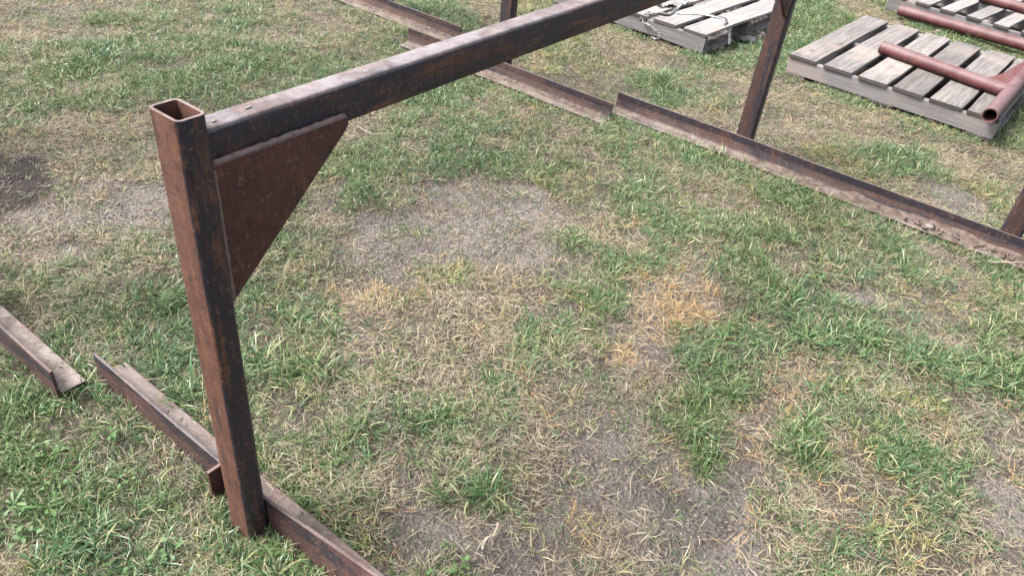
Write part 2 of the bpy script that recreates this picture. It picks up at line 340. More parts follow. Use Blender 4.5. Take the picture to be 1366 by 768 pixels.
    (-1.496, 0.486, 7), (-1.254, 0.593, 7), (-1.419, 0.316, 6), (-1.84, 0.616, 6), (-1.734, 0.735, 6), (-1.539, 0.68, 6), (-1.234, 0.221, 6),
    (-3.428, 1.223, 6), (-3.217, 1.311, 6), (-3.288, 1.598, 6), (-3.001, 1.313, 6), (-1.386, 0.251, 6), (-1.482, 0.25, 6), (-1.26, 0.381, 6),
    (-1.607, 0.783, 6), (-1.699, 0.871, 6), (-2.428, 2.188, 6), (-2.555, 2.574, 6), (-1.981, 0.602, 3), (-1.951, 0.736, 3), (-2.003, 0.528, 3),
    (-1.83, 0.823, 3), (-1.748, 0.538, 3), (-1.652, 0.6, 3), (-3.318, 1.17, 3), (-3.123, 1.148, 3), (-2.665, 0.851, 1), (-2.377, 0.804, 1),
    (-2.136, 0.969, 1), (-2.057, 1.929, 1), (-1.61, 1.469, 1), (-0.492, -0.227, 10), (-0.381, -0.215, 10), (-0.307, -0.284, 10), (-0.34, -0.15, 10),
    (-0.484, -0.126, 10), (-0.332, -0.082, 10), (-0.092, -0.171, 10), (-0.212, -0.3, 10), (-0.22, -0.182, 10), (-0.408, -0.267, 10),
    (0.763, 1.428, 11), (0.776, 1.341, 11), (0.787, 1.233, 11), (0.793, 1.152, 11), (0.799, 1.074, 11), (0.803, 1.006, 11), (0.802, 0.97, 11),
    (0.304, 1.605, 5), (0.33, 1.474, 5), (0.324, 1.39, 5), (0.373, 1.367, 5), (0.36, 1.276, 5), (0.411, 1.215, 5), (0.39, 1.158, 5),
    (0.408, 1.092, 5), (0.352, 1.513, 5), (0.389, 1.304, 5), (0.461, 1.045, 3), (0.403, 1.034, 3), (-0.081, 0.709, 3), (-0.051, 0.807, 3),
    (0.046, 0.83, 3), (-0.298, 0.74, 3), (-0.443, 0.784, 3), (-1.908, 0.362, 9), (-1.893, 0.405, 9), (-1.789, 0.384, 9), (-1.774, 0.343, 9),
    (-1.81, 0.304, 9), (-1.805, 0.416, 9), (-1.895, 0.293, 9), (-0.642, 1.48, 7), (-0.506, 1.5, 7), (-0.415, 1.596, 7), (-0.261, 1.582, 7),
    (-0.402, 1.374, 7), (-0.249, 1.402, 7), (-0.479, 1.294, 7), (-0.587, 1.096, 7), (-0.554, 1.216, 7), (-0.274, 1.26, 7), (-0.171, 1.299, 7),
    (-0.482, 1.081, 7), (-0.354, 1.113, 7), (-0.156, 1.414, 7), (-0.166, 1.62, 7), (-0.549, 1.374, 7), (-0.396, 1.456, 7), (-0.55, 0.883, 7),
    (-0.45, 0.923, 7), (-1.424, 0.64, 7), (-1.517, 0.58, 7), (-1.303, 0.653, 7), (0.852, 2.007, 7), (0.487, 0.761, 7), (0.311, 0.29, 7),
    (0.376, 0.32, 7), (0.73, 0.766, 8), (0.803, 0.726, 8), (0.74, 0.67, 8), (0.793, 0.807, 8), (0.805, 0.643, 8), (0.861, 0.749, 8),
    (0.79, 0.578, 8), (0.857, 0.636, 8), (0.509, 0.745, 8), (0.549, 0.38, 8), (0.611, 0.396, 8), (0.834, 0.875, 8), (0.655, 0.746, 8),
    (-0.082, 1.546, 0), (0.13, 1.294, 0), (0.19, 1.269, 0), (0.331, 0.485, 0), (0.374, 0.462, 0), (0.583, 0.958, 0), (0.594, 1.026, 0),
    (0.675, 1.004, 0), (0.871, 1.224, 0), (0.897, 1.307, 0), (0.782, 1.737, 0), (0.652, 1.666, 0), (0.558, 1.574, 0), (0.973, 1.763, 0),
    (1.126, 1.81, 0), (1.24, 1.919, 0), (1.312, 1.891, 0), (-2.451, 0.976, 0), (-2.552, 1.138, 0), (-2.269, 1.344, 0), (-2.224, 1.475, 0),
    (-2.233, 1.244, 0), (-2.084, 1.5, 0), (-0.659, 0.339, 0), (-0.781, 0.37, 0), (-0.764, 0.285, 0), (0.684, 1.129, 0), (1.105, 1.288, 0),
    (1.089, 1.136, 4), (1.035, 1.12, 4), (1.147, 1.139, 4), (1.194, 1.103, 4), (1.127, 1.074, 4), (1.246, 1.119, 4), (0.97, 1.13, 4),
    (1.041, 1.229, 4), (1.278, 1.06, 4), (1.19, 0.983, 4), (0.925, 1.526, 2), (1.133, 1.588, 2),
])
WEIGHT = np.array([   # green, olive, straw, orange, weed, darkness
    (1.00, .14, .12, .00, .03, .30), (.86, .30, .40, .00, .03, .15), (.56, .40, .70, .03, .02, .05),
    (.12, .28, 1.0, .05, .00, .00), (.40, 1.0, .25, .12, .00, .10), (.04, .08, .22, 1.0, .00, .05),
    (.20, .18, .40, .05, .01, .12), (.07, .05, .17, .01, .00, .10), (.05, .04, .10, .01, .00, .75),
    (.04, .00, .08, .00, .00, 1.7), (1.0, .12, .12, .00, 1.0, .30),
    (.02, .03, 1.0, .75, .00, .00)])
SX0, SY0, SC, SNX, SNY = -4.6, -1.2, 0.05, 144, 184
def build_survey():
    gx, gy = np.meshgrid(SX0 + (np.arange(SNX) + .5) * SC, SY0 + (np.arange(SNY) + .5) * SC)
    known = np.zeros((SNY, SNX, 6)); dmin = np.zeros((SNY, SNX, 1)); W = WEIGHT[SURVEY[:, 2].astype(int)]
    for j in range(SNY):
        d2 = (gx[j][:, None] - SURVEY[:, 0]) ** 2 + (gy[j][:, None] - SURVEY[:, 1]) ** 2
        dmin[j, :, 0] = d2.min(-1)
        k = 1.0 / (d2 + 0.15 * dmin[j] + 1e-4) ** 4
        known[j] = (k / k.sum(-1, keepdims=True)) @ W
    f = fbm(gx, gy, 1.3, 71, 3)                      # beyond the surveyed ground: the same mixture, by chance
    pick = np.array([6, 3, 3, 2, 2, 1, 1, 2, 0, 1])[np.clip((f - .25) / .5 * 10, 0, 9).astype(int)]
    far = np.clip((np.sqrt(dmin) - .28) / .25, 0, 1)
    return known * (1 - far) + WEIGHT[pick] * far
SURV = build_survey()

def survey(x, y):
    """six weights at world positions, cell edges broken up by noise"""
    x = np.asarray(x, float); y = np.asarray(y, float)
    wx = x + 0.05 * (fbm(x, y, 7.0, 3, 3) - 0.5) * 2
    wy = y + 0.05 * (fbm(x, y, 7.0, 9, 3) - 0.5) * 2
    u = np.clip((wx - SX0) / SC - 0.5, 0, SNX - 1.001); v = np.clip((wy - SY0) / SC - 0.5, 0, SNY - 1.001)
    i, j = u.astype(int), v.astype(int); fu, fv = (u - i)[..., None], (v - j)[..., None]
    return (SURV[j, i] * (1 - fu) + SURV[j, i + 1] * fu) * (1 - fv) + (SURV[j + 1, i] * (1 - fu) + SURV[j + 1, i + 1] * fu) * fv

# footprints of what stands on the lawn: (x0, y0, x1, y1) in the frame (ox, oy, rotation)
FOOT = []
def foot(x0, y0, x1, y1, ox=0, oy=0, rz=0.0, soft=False): FOOT.append((x0, y0, x1, y1, ox, oy, rz, soft))
def in_foot(x, y, pad=0.0, soft=True):
    r = np.zeros(np.shape(x), bool)
    for x0, y0, x1, y1, ox, oy, rz, sf in FOOT:
        if sf and not soft: continue
        dx, dy = x - ox, y - oy
        lx = dx * math.cos(rz) + dy * math.sin(rz); ly = -dx * math.sin(rz) + dy * math.cos(rz)
        r |= (lx > x0 - pad) & (lx < x1 + pad) & (ly > y0 - pad) & (ly < y1 + pad)
    return r

PW, PD, LEG, TH, FLAT = 0.0762, 0.0508, 0.0868, 0.008, 0.076
#        ox      oy     rz     L(far inner face)  rail x0   x1
RACKS = [(0.0, 0.0, 0.0, 2.713, -0.623, 0.484),
         (1.280, -0.06, math.radians(3.2), 2.775, -0.640, 0.48),
         (-1.275, -0.106, math.radians(0.2), 2.668, -0.607, 0.645),
         (-2.43, 0.12, math.radians(-0.9), 2.70, -0.55, 0.66)]
for ox, oy, rz, L, r0, r1 in RACKS:
    foot(r0, PD, r1, PD + FLAT, ox, oy, rz)
    foot(r0, -FLAT, r1, 0, ox - L * math.sin(rz), oy + L * math.cos(rz), 0 if rz > .03 else rz)
    foot(0, 0, PW, PD, ox, oy, rz); foot(0, L, PW, L + PD, ox, oy, rz)
PALLETS = [(-0.215, 3.935, math.radians(-2.6), 1.135, 1.25),
           (-1.82, 3.875, math.radians(-4.0), 1.14, 1.15),
           (-0.20, 5.965, math.radians(-7.5), 1.2, 1.1)]
for ox, oy, rz, w, d in PALLETS: foot(0.0, 0.0, w, d, ox, oy, rz)

def ground_z(x, y):
    x = np.asarray(x, float); y = np.asarray(y, float)
    z = 0.045 * (fbm(x, y, 0.9, 21, 3) - 0.5) + 0.016 * (fbm(x, y, 7.0, 5, 3) - 0.5)
    w = survey(x, y)
    lush = np.clip(w[..., 0] + 0.5 * w[..., 1], 0, 1)
    z = z + 0.010 * (lush - 0.45)
    # faint tyre lugs pressed into the bare patch
    t = np.exp(-(((x + 0.42) / 0.42) ** 2 + ((y - 1.42) / 0.36) ** 2))
    u = 0.75 * x + 0.66 * y + 0.55 * np.abs(-0.66 * (x + .42) + 0.75 * (y - 1.42)) + 0.12 * (fbm(x, y, 5.0, 31, 2) - 0.5)
    z = z - 0.010 * t * (0.5 + 0.5 * np.sin(u * 2 * math.pi / 0.075)) - 0.006 * t
    z = z - 0.007
    flat = in_foot(x, y, 0.05)
    return np.where(flat, np.minimum(z * 0.5, -0.011), z)

def build_ground():
    def axis(lo, hi, step):
        core = np.arange(lo, hi + 1e-6, step)
        outer = np.array([0.3, 0.8, 1.8, 4, 9, 20, 45, 90.0])
        return np.concatenate([lo - outer[::-1], core, hi + outer])
    xs, ys = axis(-4.4, 2.4, 0.0125), axis(-1.1, 7.9, 0.0125)
    X, Y = np.meshgrid(xs, ys)
    Z = ground_z(X, Y)
    bare = 1 - np.clip(survey(X, Y)[..., :4].sum(-1), 0, 1)
    Z += (0.004 + 0.014 * bare) * (fbm(X, Y, 24.0, 77, 3, 0.65) - 0.5) + 0.012 * bare * np.clip(fbm(X, Y, 15.0, 83, 2) - .55, 0, 1)
    V = np.stack([X, Y, Z], -1).reshape(-1, 3)
    nx, ny = len(xs), len(ys)
    idx = np.arange(nx * ny).reshape(ny, nx)
    F = np.stack([idx[:-1, :-1], idx[:-1, 1:], idx[1:, 1:], idx[1:, :-1]], -1).reshape(-1, 4)
    me = bpy.data.meshes.new("ground")
    me.vertices.add(len(V)); me.vertices.foreach_set("co", V.ravel())
    me.loops.add(F.size); me.loops.foreach_set("vertex_index", F.ravel())
    me.polygons.add(len(F)); me.polygons.foreach_set("loop_start", np.arange(len(F)) * 4)
    me.polygons.foreach_set("use_smooth", np.ones(len(F), bool))
    w = survey(X, Y).reshape(-1, 6)
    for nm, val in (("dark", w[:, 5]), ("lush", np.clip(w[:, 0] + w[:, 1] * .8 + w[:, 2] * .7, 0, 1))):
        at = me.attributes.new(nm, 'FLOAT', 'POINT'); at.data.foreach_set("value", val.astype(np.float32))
    me.update(); me.validate()
    m, n, l, out = new_mat('soil'); b = NB(n, l)
    c = b.pos()
    n1 = b.noise(c, 5.0, 6, 0.65, 0.3); n2 = b.noise(c, 40, 6, 0.7); n3 = b.noise(c, 190, 4, 0.7)
    col = b.mix(b.ramp(n1, 0.3, 0.7), (0.092, 0.078, 0.068), (0.172, 0.151, 0.135))
    col = b.mix(b.ramp(n2, 0.5, 0.62, 0, 0.75), col, (0.06, 0.05, 0.046))
    col = b.mix(b.ramp(n3, 0.53, 0.62, 0, 0.85), col, (0.27, 0.245, 0.23))
    col = b.mix(b.ramp(n3, 0.45, 0.35, 0, 0.8), col, (0.04, 0.033, 0.03))
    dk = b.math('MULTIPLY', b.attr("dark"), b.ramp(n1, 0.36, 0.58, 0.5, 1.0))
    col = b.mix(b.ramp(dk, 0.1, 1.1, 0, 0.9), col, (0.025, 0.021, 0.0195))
    litter = b.mix(n2, (0.026, 0.020, 0.014), (0.085, 0.066, 0.046))
    col = b.mix(b.math('MULTIPLY', b.attr("lush"), 0.75), col, litter)
    vo = b.vor(c, 85)
    h = b.math('ADD', b.math('ADD', n2, b.math('MULTIPLY', n3, 0.45)), b.math('MULTIPLY', vo, 0.5))
    p = b.principled(col, 0.95, 0.12, b.bump(h, 1.0, 0.02))
    l.new(p.outputs[0], out.inputs[0])
    me.materials.append(m)
    o = bpy.data.objects.new("ground", me); COL.objects.link(o)
    tag(o, kind="structure")
    return o
build_ground()

# ------------------------------------------------------------------ steel members
def rrect(w, d, r, seg=5):
    pts = []
    for cx, cy, a0 in ((w - r, r, -90), (w - r, d - r, 0), (r, d - r, 90), (r, r, 180)):
        for k in range(seg + 1):
            t = math.radians(a0 + 90.0 * k / seg)
            pts.append((cx + r * math.cos(t), cy + r * math.sin(t)))
    return pts

def fix_normals(o):
    import bmesh
    bm = bmesh.new(); bm.from_mesh(o.data); bmesh.ops.recalc_face_normals(bm, faces=bm.faces); bm.to_mesh(o.data); bm.free()

def sharp_smooth(o, ang=35):
    me = o.data
    me.polygons.foreach_set("use_smooth", [True] * len(me.polygons))
    me.set_sharp_from_angle(angle=math.radians(ang))

def tube(name, w, d, length, mat, parent, r=0.011, wall=0.0052, axis='z', open_end=True, nseg=10, millf=None, dust_sheenf=None):
    """rectangular hollow section; local section (u, v), long axis t"""
    outer = rrect(w, d, r); n = len(outer)
    inner = [(wall + x, wall + y) for x, y in rrect(w - 2 * wall, d - 2 * wall, max(r - wall, 0.003))]
    V, F, mill, dust = [], [], [], []
    def put(u, v, t):
        V.append((u, v, t) if axis == 'z' else (u, t, v))
    ts = [length * k / nseg for k in range(nseg + 1)]
    for t in ts:
        for u, v in outer: put(u, v, t)
    def face(f, nu, nv, nt=0):
        F.append(f); mill.append(millf(nu, nv, nt) if millf else 0.0); dust.append(dust_sheenf(nu, nv, nt) if dust_sheenf else 0.0)
    for k in range(nseg):
        for i in range(n):
            j = (i + 1) % n
            du, dv = outer[j][0] - outer[i][0], outer[j][1] - outer[i][1]; q = math.hypot(du, dv)
            face((k * n + i, k * n + j, (k + 1) * n + j, (k + 1) * n + i), dv / q, -du / q)
    top = nseg * n
    face(tuple(range(n)), 0, 0, -1)
    if open_end:
        rim = len(V)
        for u, v in inner: put(u, v, length)
        deep = len(V)
        for u, v in inner: put(u, v, length - 0.35)
        for i in range(n):
            j = (i + 1) % n
            face((top + i, top + j, rim + j, rim + i), 0, 0, 1)
            face((rim + i, rim + j, deep + j, deep + i), 0, 0, 0)
        face(tuple(deep + i for i in range(n)), 0, 0, 0)
    else:
        face(tuple(top + i for i in range(n)), 0, 0, 1)
    o = mesh_obj(name, V, F, mat, parent, attrs={"mill": mill, "dust": dust})
    fix_normals(o); sharp_smooth(o, 40)
    return o

def angle_rail(name, x0, x1, yo, s, mat, parent, dust=0.6, twist=0.0, seed=0, inner_mill=1.0):
    """L-section: upright leg with its outer face at y = yo, flat leg reaching inward (direction s)"""
    prof = [(0, 0), (0, .045), (0, .0858), (.0015, LEG), (.0065, LEG), (TH, .0858), (TH, .055), (TH, .019), (.0108, .0112), (.019, TH),
            (.05, TH), (.073, TH), (FLAT, .0055), (FLAT, 0)]
    fa = [(0, 0), (0.35, 0), (.3, .3), (.2, .35), (.3, .3), (inner_mill, 0), (inner_mill * .2, .12), (0, .5 * dust), (0, dust), (0, dust), (0, dust), (0, dust), (0, .2), (0, 0)]
    N = 28; n = len(prof)
    V, F, mill, du = [], [], [], []
    for k in range(N + 1):
        x = x0 + (x1 - x0) * k / N
        wob = 0.0012 * math.sin(x * 7 + seed)
        for d, z in prof:
            ty = twist * max(0.0, x - 0.08) * (z / LEG) * (1 if d < 0.02 else 0.3)
            V.append((x, yo + s * (d + ty) + wob, z + 0.001 * math.sin(x * 5 + seed * 2)))
    for k in range(N):
        for i in range(n):
            j = (i + 1) % n
            F.append((k * n + i, k * n + j, (k + 1) * n + j, (k + 1) * n + i)); mill.append(fa[i][0]); du.append(fa[i][1])
    F.append(tuple(range(n))); F.append(tuple(N * n + i for i in range(n))); mill += [0.2, 0.2]; du += [0.1, 0.1]
    o = mesh_obj(name, V, F, mat, parent, attrs={"mill": mill, "dust": du})
    fix_normals(o); sharp_smooth(o, 30)
    return o

def plate(name, poly, x0, x1, mat, parent, dust_top=0.35):
    """flat plate: polygon in (y, z), thickness x0..x1, with a small chamfer on the x1 side"""
    n = len(poly); cy = sum(p[0] for p in poly) / n; cz = sum(p[1] for p in poly) / n
    V = [(x0, y, z) for y, z in poly] + [(x1 - .0015, y, z) for y, z in poly]
    V += [(x1, y + (cy - y) * .012, z + (cz - z) * .012) for y, z in poly]
    F = [tuple(range(n)), tuple(2 * n + i for i in range(n))]
    dust = [0, 0]
    for q in (0, n):
        for i in range(n):
            j = (i + 1) % n
            F.append((q + i, q + j, q + n + j, q + n + i)); dust.append(dust_top if abs(poly[i][1] - poly[j][1]) < .01 else 0)
    o = mesh_obj(name, V, F, mat, parent, attrs={"mill": [0] * len(F), "dust": dust})
    fix_normals(o)
    return o

def bead(name, A, B, rad, mat, parent, seed=0, squash=(1, 1, 1)):
    """a ripply weld bead from A to B"""
    A, B = Vector(A), Vector(B); d = B - A; L = d.length; N = max(6, int(L / 0.006)); rr = random.Random(seed)
    t = d.normalized(); a1 = t.orthogonal().normalized(); a2 = t.cross(a1)
    V, F, S = [], [], 7
    for k in range(N + 1):
        q = rad * (0.85 + 0.3 * rr.random()) * (0.35 if k in (0, N) else 1)
        c = A + d * (k / N) + Vector((rr.uniform(-1, 1), rr.uniform(-1, 1), rr.uniform(-1, 1))) * rad * 0.13
        for i in range(S):
            w = 2 * math.pi * i / S
            v = c + (a1 * math.cos(w) + a2 * math.sin(w)) * q
            V.append(v)
    for k in range(N):
        for i in range(S):
            j = (i + 1) % S
            F.append((k * S + i, k * S + j, (k + 1) * S + j, (k + 1) * S + i))
    F.append(tuple(range(S))); F.append(tuple(N * S + i for i in range(S)))
    o = mesh_obj(name, V, F, mat, parent, smooth=True, attrs={"mill": [0] * len(F), "dust": [0.35] * len(F)})
    fix_normals(o)
    return o

POST_H, BT, BH, B0, B1 = 0.9926, 0.9547, 0.0762, 0.0012, 0.052

def build_rack(k, label):
    ox, oy, rz, L, r0, r1 = RACKS[k]
    root = empty("steel_rack", (ox, oy, 0), rz)
    tag(root, label, "steel rack", "rusty racks standing in a row")
    for far in (0, 1):
        y0 = L if far else 0.0
        po = tube("post", PW, PD, POST_H + 0.02, M['post_far' if far else 'post'], root, millf=lambda u, v, t: (0.95 if (abs(u) > .25 and abs(v) > .25) else 0.6 if u > 0.5 else 0.0) + (0.2 if far else 0), dust_sheenf=lambda u, v, t: 0.75 if t > 0 else 0.0)
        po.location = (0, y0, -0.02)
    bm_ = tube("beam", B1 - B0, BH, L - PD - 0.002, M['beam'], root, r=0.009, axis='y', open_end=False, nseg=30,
               millf=lambda u, v, t: 0.45 if u > 0.5 else 0.0, dust_sheenf=lambda u, v, t: 0.72 if v > 0.8 else (0.3 if v > 0.4 else 0.0))  # upper faces take the dust tone with painted sky sheen
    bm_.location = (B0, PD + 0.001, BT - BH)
    y_of = lambda far: L if far else PD
    for far in (0, 1):
        f = (lambda y: L - (y - PD)) if far else (lambda y: y)
        poly = [(f(PD + .002), .898), (f(.335), .898), (f(.338), .884), (f(.328), .872), (f(PD + .002), .628)]
        gp = plate("gusset", poly, B1 + .0005, B1 + .0115, M['plate'], root)
        bead("weld_bead", (B1 + .005, f(PD + .006), .899), (B1 + .005, f(.334), .899), .0058, M['weld'], gp, seed=3 + far)
        bead("weld_bead", (B1 + .012, f(PD + .003), .892), (B1 + .012, f(PD + .003), .632), .0045, M['weld'], gp, seed=8 + far)
        bead("weld_bead", (B0 + .006, f(PD + .003), BT + .0005), (B1 - .004, f(PD + .003), BT + .0005), .0048, M['weld'], bm_, seed=22 + far).location = tuple(-v for v in bm_.location)
        bead("weld_bead", (B1 + .001, f(PD + .002), BT - .004), (B1 + .001, f(PD + .002), .90), .0042, M['weld'], bm_, seed=12 + far).location = tuple(-v for v in bm_.location)
        rl = angle_rail("rail", r0, r1 + (.075 if (k == 2 and far) else 0), L - .0005 if far else PD + .0005, -1 if far else 1, M['rail'], root,
                   dust=(0.65 if k else 0.6) if far else (0.62 if k == 0 else 1.0), twist=0.085 if (k == 0 and not far) else 0.0, seed=k * 3 + far, inner_mill=(1.0 if k < 2 else 0.35))
        if rz > .03:        # this rack stands a little out of square: its rails keep the line of the row
            q = Vector((0, y_of(far), 0)); rl.matrix_local = Matrix.Translation(q) @ Matrix.Rotation(-rz, 4, 'Z') @ Matrix.Translation(-q)
        yy = (L, L + .033) if far else (.016, PD)
        V = [(x, y, z) for x in (-.089, -.081) for y in yy for z in (-.01, .0845)]
        F = [(0, 1, 3, 2), (4, 6, 7, 5), (0, 4, 5, 1), (2, 3, 7, 6), (1, 5, 7, 3), (0, 2, 6, 4)]
        o = mesh_obj("stub_plate", V, F, M['plate'], root, attrs={"mill": [0] * 6, "dust": [0, 0, 0, 0, .5, 0]})
        fix_normals(o)
    return root

build_rack(0, "rusty steel rack nearest the camera, its gusseted beam crossing the picture")
build_rack(1, "rusty rack at right edge showing only a post foot and a dirt-filled rail")
build_rack(2, "rusty rack whose post rises behind the big beam at top centre")
build_rack(3, "rusty rack at the top edge with only one pale dusty rail end showing")

# ------------------------------------------------------------------ pallets
def board(name, sx, sy, sz, mat, parent, loc, along='y', warp=0.0, seed=0, rough=0.0012, end_dark=1.0):
    """sawn board with eased, slightly ragged edges; origin at its low corner"""
    rr = random.Random(seed); N = 10
    L, Wd = (sy, sx) if along == 'y' else (sx, sy)
    c = 0.0022
    sec = [(c, 0), (Wd - c, 0), (Wd, c), (Wd, sz - c), (Wd - c, sz), (c, sz), (0, sz - c), (0, c)]
    V, F = [], []
    bow = rr.uniform(-.004, .004)
    for k in range(N + 1):
        t = k / N
        e0 = rr.uniform(-.002, .002) if 0 < k < N else 0
        for u, v in sec:
            uu = u + e0 + bow * math.sin(math.pi * t) + rr.uniform(-rough, rough) * (1 if k not in (0, N) else .5)
            vv = v + warp * math.sin(math.pi * 1.3 * t + .4) * (0.4 + 0.6 * u / Wd) + rr.uniform(-rough, rough) * .4
            ll = L * t + (rr.uniform(-.002, .002) if k in (0, N) else 0)
            V.append((uu, ll, vv) if along == 'y' else (ll, uu, vv))
    n = 8
    for k in range(N):
        for i in range(n):
            j = (i + 1) % n
            F.append((k * n + i, k * n + j, (k + 1) * n + j, (k + 1) * n + i))
    F.append(tuple(range(n))); F.append(tuple(N * n + i for i in range(n)))
    o = mesh_obj(name, V, F, mat, parent, attrs={"endgrain_shade": [0.0] * (len(F) - 2) + [end_dark, end_dark]}); fix_normals(o); sharp_smooth(o, 25)
    o.location = loc
    return o

def build_pallet(k, boards, label, deck_mat, seed, h=0.12, warp=None, string_h=None):
    ox, oy, rz, w, d = PALLETS[k]
    root = empty("wooden_pallet", (ox, oy, 0), rz)
    tag(root, label, "pallet", "weathered wooden pallets")
    td, tb = 0.018, 0.015
    rr = random.Random(seed)
    for q, y in enumerate((0.004, d / 2 - .02, d - .044)):
        board("stringer", w, 0.038, h - td - tb - .001, M['stringer'], root, (0, y, tb), 'x', 0, seed + q, end_dark=0.4)
    for q, x in enumerate((0.0, w / 2 - .06, w - .125)):
        board("bottom_board", 0.12, d, tb - .001, M['stringer'] if k != 1 else M['wood'], root, (x, 0, 0), 'y', 0, seed + 10 + q)
    NV, NF = [], []
    for q, (x0, x1) in enumerate(boards):
        wp = (warp or {}).get(q, rr.uniform(-.002, .002))
        dl = rr.uniform(-.006, .006)
        bd = board("deck_board", x1 - x0, d + dl, td, deck_mat, root, (x0, rr.uniform(-.008, .002), h - td), 'y', wp, seed + 20 + q)
        bd.rotation_euler = (0, 0, rr.uniform(-.006, .006))
        for y in (0.022, d / 2, d - .022):
            for f in (.14, .36, .62, .86):
                x = x0 + (x1 - x0) * (f + rr.uniform(-.05, .05)); yy = y + rr.uniform(-.008, .008)
                zz = h + wp * math.sin(math.pi * 1.3 * yy / d + .4) * .7 + .0004
                b0 = len(NV)
                for i in range(6):
                    t = i * math.pi / 3; NV.append((x + .0042 * math.cos(t), yy + .0042 * math.sin(t), zz - .002))
                for i in range(6):
                    t = i * math.pi / 3; NV.append((x + .0038 * math.cos(t), yy + .0038 * math.sin(t), zz + .0008))
                NF.append(tuple(b0 + 6 + i for i in range(6)))
                for i in range(6): NF.append((b0 + i, b0 + (i + 1) % 6, b0 + 6 + (i + 1) % 6, b0 + 6 + i))
    o = mesh_obj("nail_heads", NV, NF, M['nail'], root); tag(o, kind="stuff")
    return root

build_pallet(0, [(0, .157), (.203, .36), (.402, .557), (.59, .748), (.783, .945), (.972, 1.128)],
             "grey pallet carrying the dull red pipe tee, right of the rack post", M['wood'], 40)
build_pallet(1, [(.0, .14), (.17, .31), (.36, .50), (.575, .725), (.775, .93), (.98, 1.14)],
             "pale pallet tied with white rope, partly hidden by the big beam", M['wood_pale'], 80, warp={5: .008, 4: .003})
build_pallet(2, [(0.02, .12), (.195, .295), (.375, .475), (.56, .66), (.745, .845), (.93, 1.03), (1.1, 1.2)],
             "pale pallet with widely spaced boards at the top right corner", M['wood_pale'], 120)

# rubble that has gathered under the open end of the rope-tied pallet
def lump(rr, r, flat=0.6):
    V = []; F = []
    rings, seg = 4, 7
    ph = rr.uniform(0, 6.28); ex = rr.uniform(.7, 1.3)
    V.append((0, 0, -r * flat))
    for a in range(1, rings):
        t = math.pi * a / rings
        for b_ in range(seg):
            w = 2 * math.pi * b_ / seg + ph
            q = r * (1 + rr.uniform(-.22, .22))
            V.append((q * ex * math.sin(t) * math.cos(w), q / ex * math.sin(t) * math.sin(w), -q * flat * math.cos(t)))
    V.append((0, 0, r * flat))
    for b_ in range(seg): F.append((0, 1 + (b_ + 1) % seg, 1 + b_))
    for a in range(rings - 2):
        for b_ in range(seg):
            F.append((1 + a * seg + b_, 1 + a * seg + (b_ + 1) % seg, 1 + (a + 1) * seg + (b_ + 1) % seg, 1 + (a + 1) * seg + b_))
    for b_ in range(seg): F.append((1 + (rings - 2) * seg + b_, 1 + (rings - 2) * seg + (b_ + 1) % seg, len(V) - 1))
    return V, F

def lumps(name, spots, mat, seed, smooth=False):
    rr = random.Random(seed); V, F = [], []
    for x, y, z, r in spots:
        v, f = lump(rr, r); b0 = len(V)
        V += [(x + p[0], y + p[1], z + p[2]) for p in v]; F += [tuple(b0 + i for i in q) for q in f]
    return mesh_obj(name, V, F, mat, smooth=smooth)

rr = random.Random(2)
spots = []
for _ in range(240):
    u, v = rr.uniform(.62, 1.22), rr.uniform(.06, 1.1)
    a_ = PALLETS[1][2]
    x = PALLETS[1][0] + u * math.cos(a_) - v * math.sin(a_); y = PALLETS[1][1] + u * math.sin(a_) + v * math.cos(a_)
    if u > 1.14 and v < .55: continue
    spots.append((x, y, rr.uniform(0, .018), rr.choice((.008, .012, .018, .026))))
tag(lumps("rubble", spots, M['crumb'], 5), "grey rubble lying under the open side of the rope-tied pallet", "rubble", kind="stuff")

# ------------------------------------------------------------------ red pipes
def pipe(name, A, B, rad, mat, parent=None, wall=0.005, seg=24):
    A, B = Vector(A), Vector(B); d = (B - A).normalized()
    a1 = d.cross(Vector((0, 0, 1))).normalized(); a2 = a1.cross(d)
    V, F, D = [], [], []
    N = 8
    rings = [(A + (B - A) * (k / N), rad) for k in range(N + 1)]
    rings += [(B - d * .001, rad - wall), (B - d * .3, rad - wall)]
    rings = [(A + d * .3, rad - wall), (A + d * .001, rad - wall)] + rings
    for c, q in rings:
        for i in range(seg):
            t = 2 * math.pi * i / seg
            V.append(c + (a1 * math.cos(t) + a2 * math.sin(t)) * q)
    for k in range(len(rings) - 1):
        for i in range(seg):
            j = (i + 1) % seg
            F.append((k * seg + i, k * seg + j, (k + 1) * seg + j, (k + 1) * seg + i))
            up = math.sin(2 * math.pi * (i + .5) / seg)
            D.append(max(0, up) if 2 <= k <= N + 2 else 0.6)
    F.append(tuple(range(seg))); D.append(0.5)
    F.append(tuple((len(rings) - 1) * seg + i for i in range(seg))); D.append(0.5)
    o = mesh_obj(name, V, F, mat, parent, attrs={"dust": D}); fix_normals(o); sharp_smooth(o, 50)
    return o

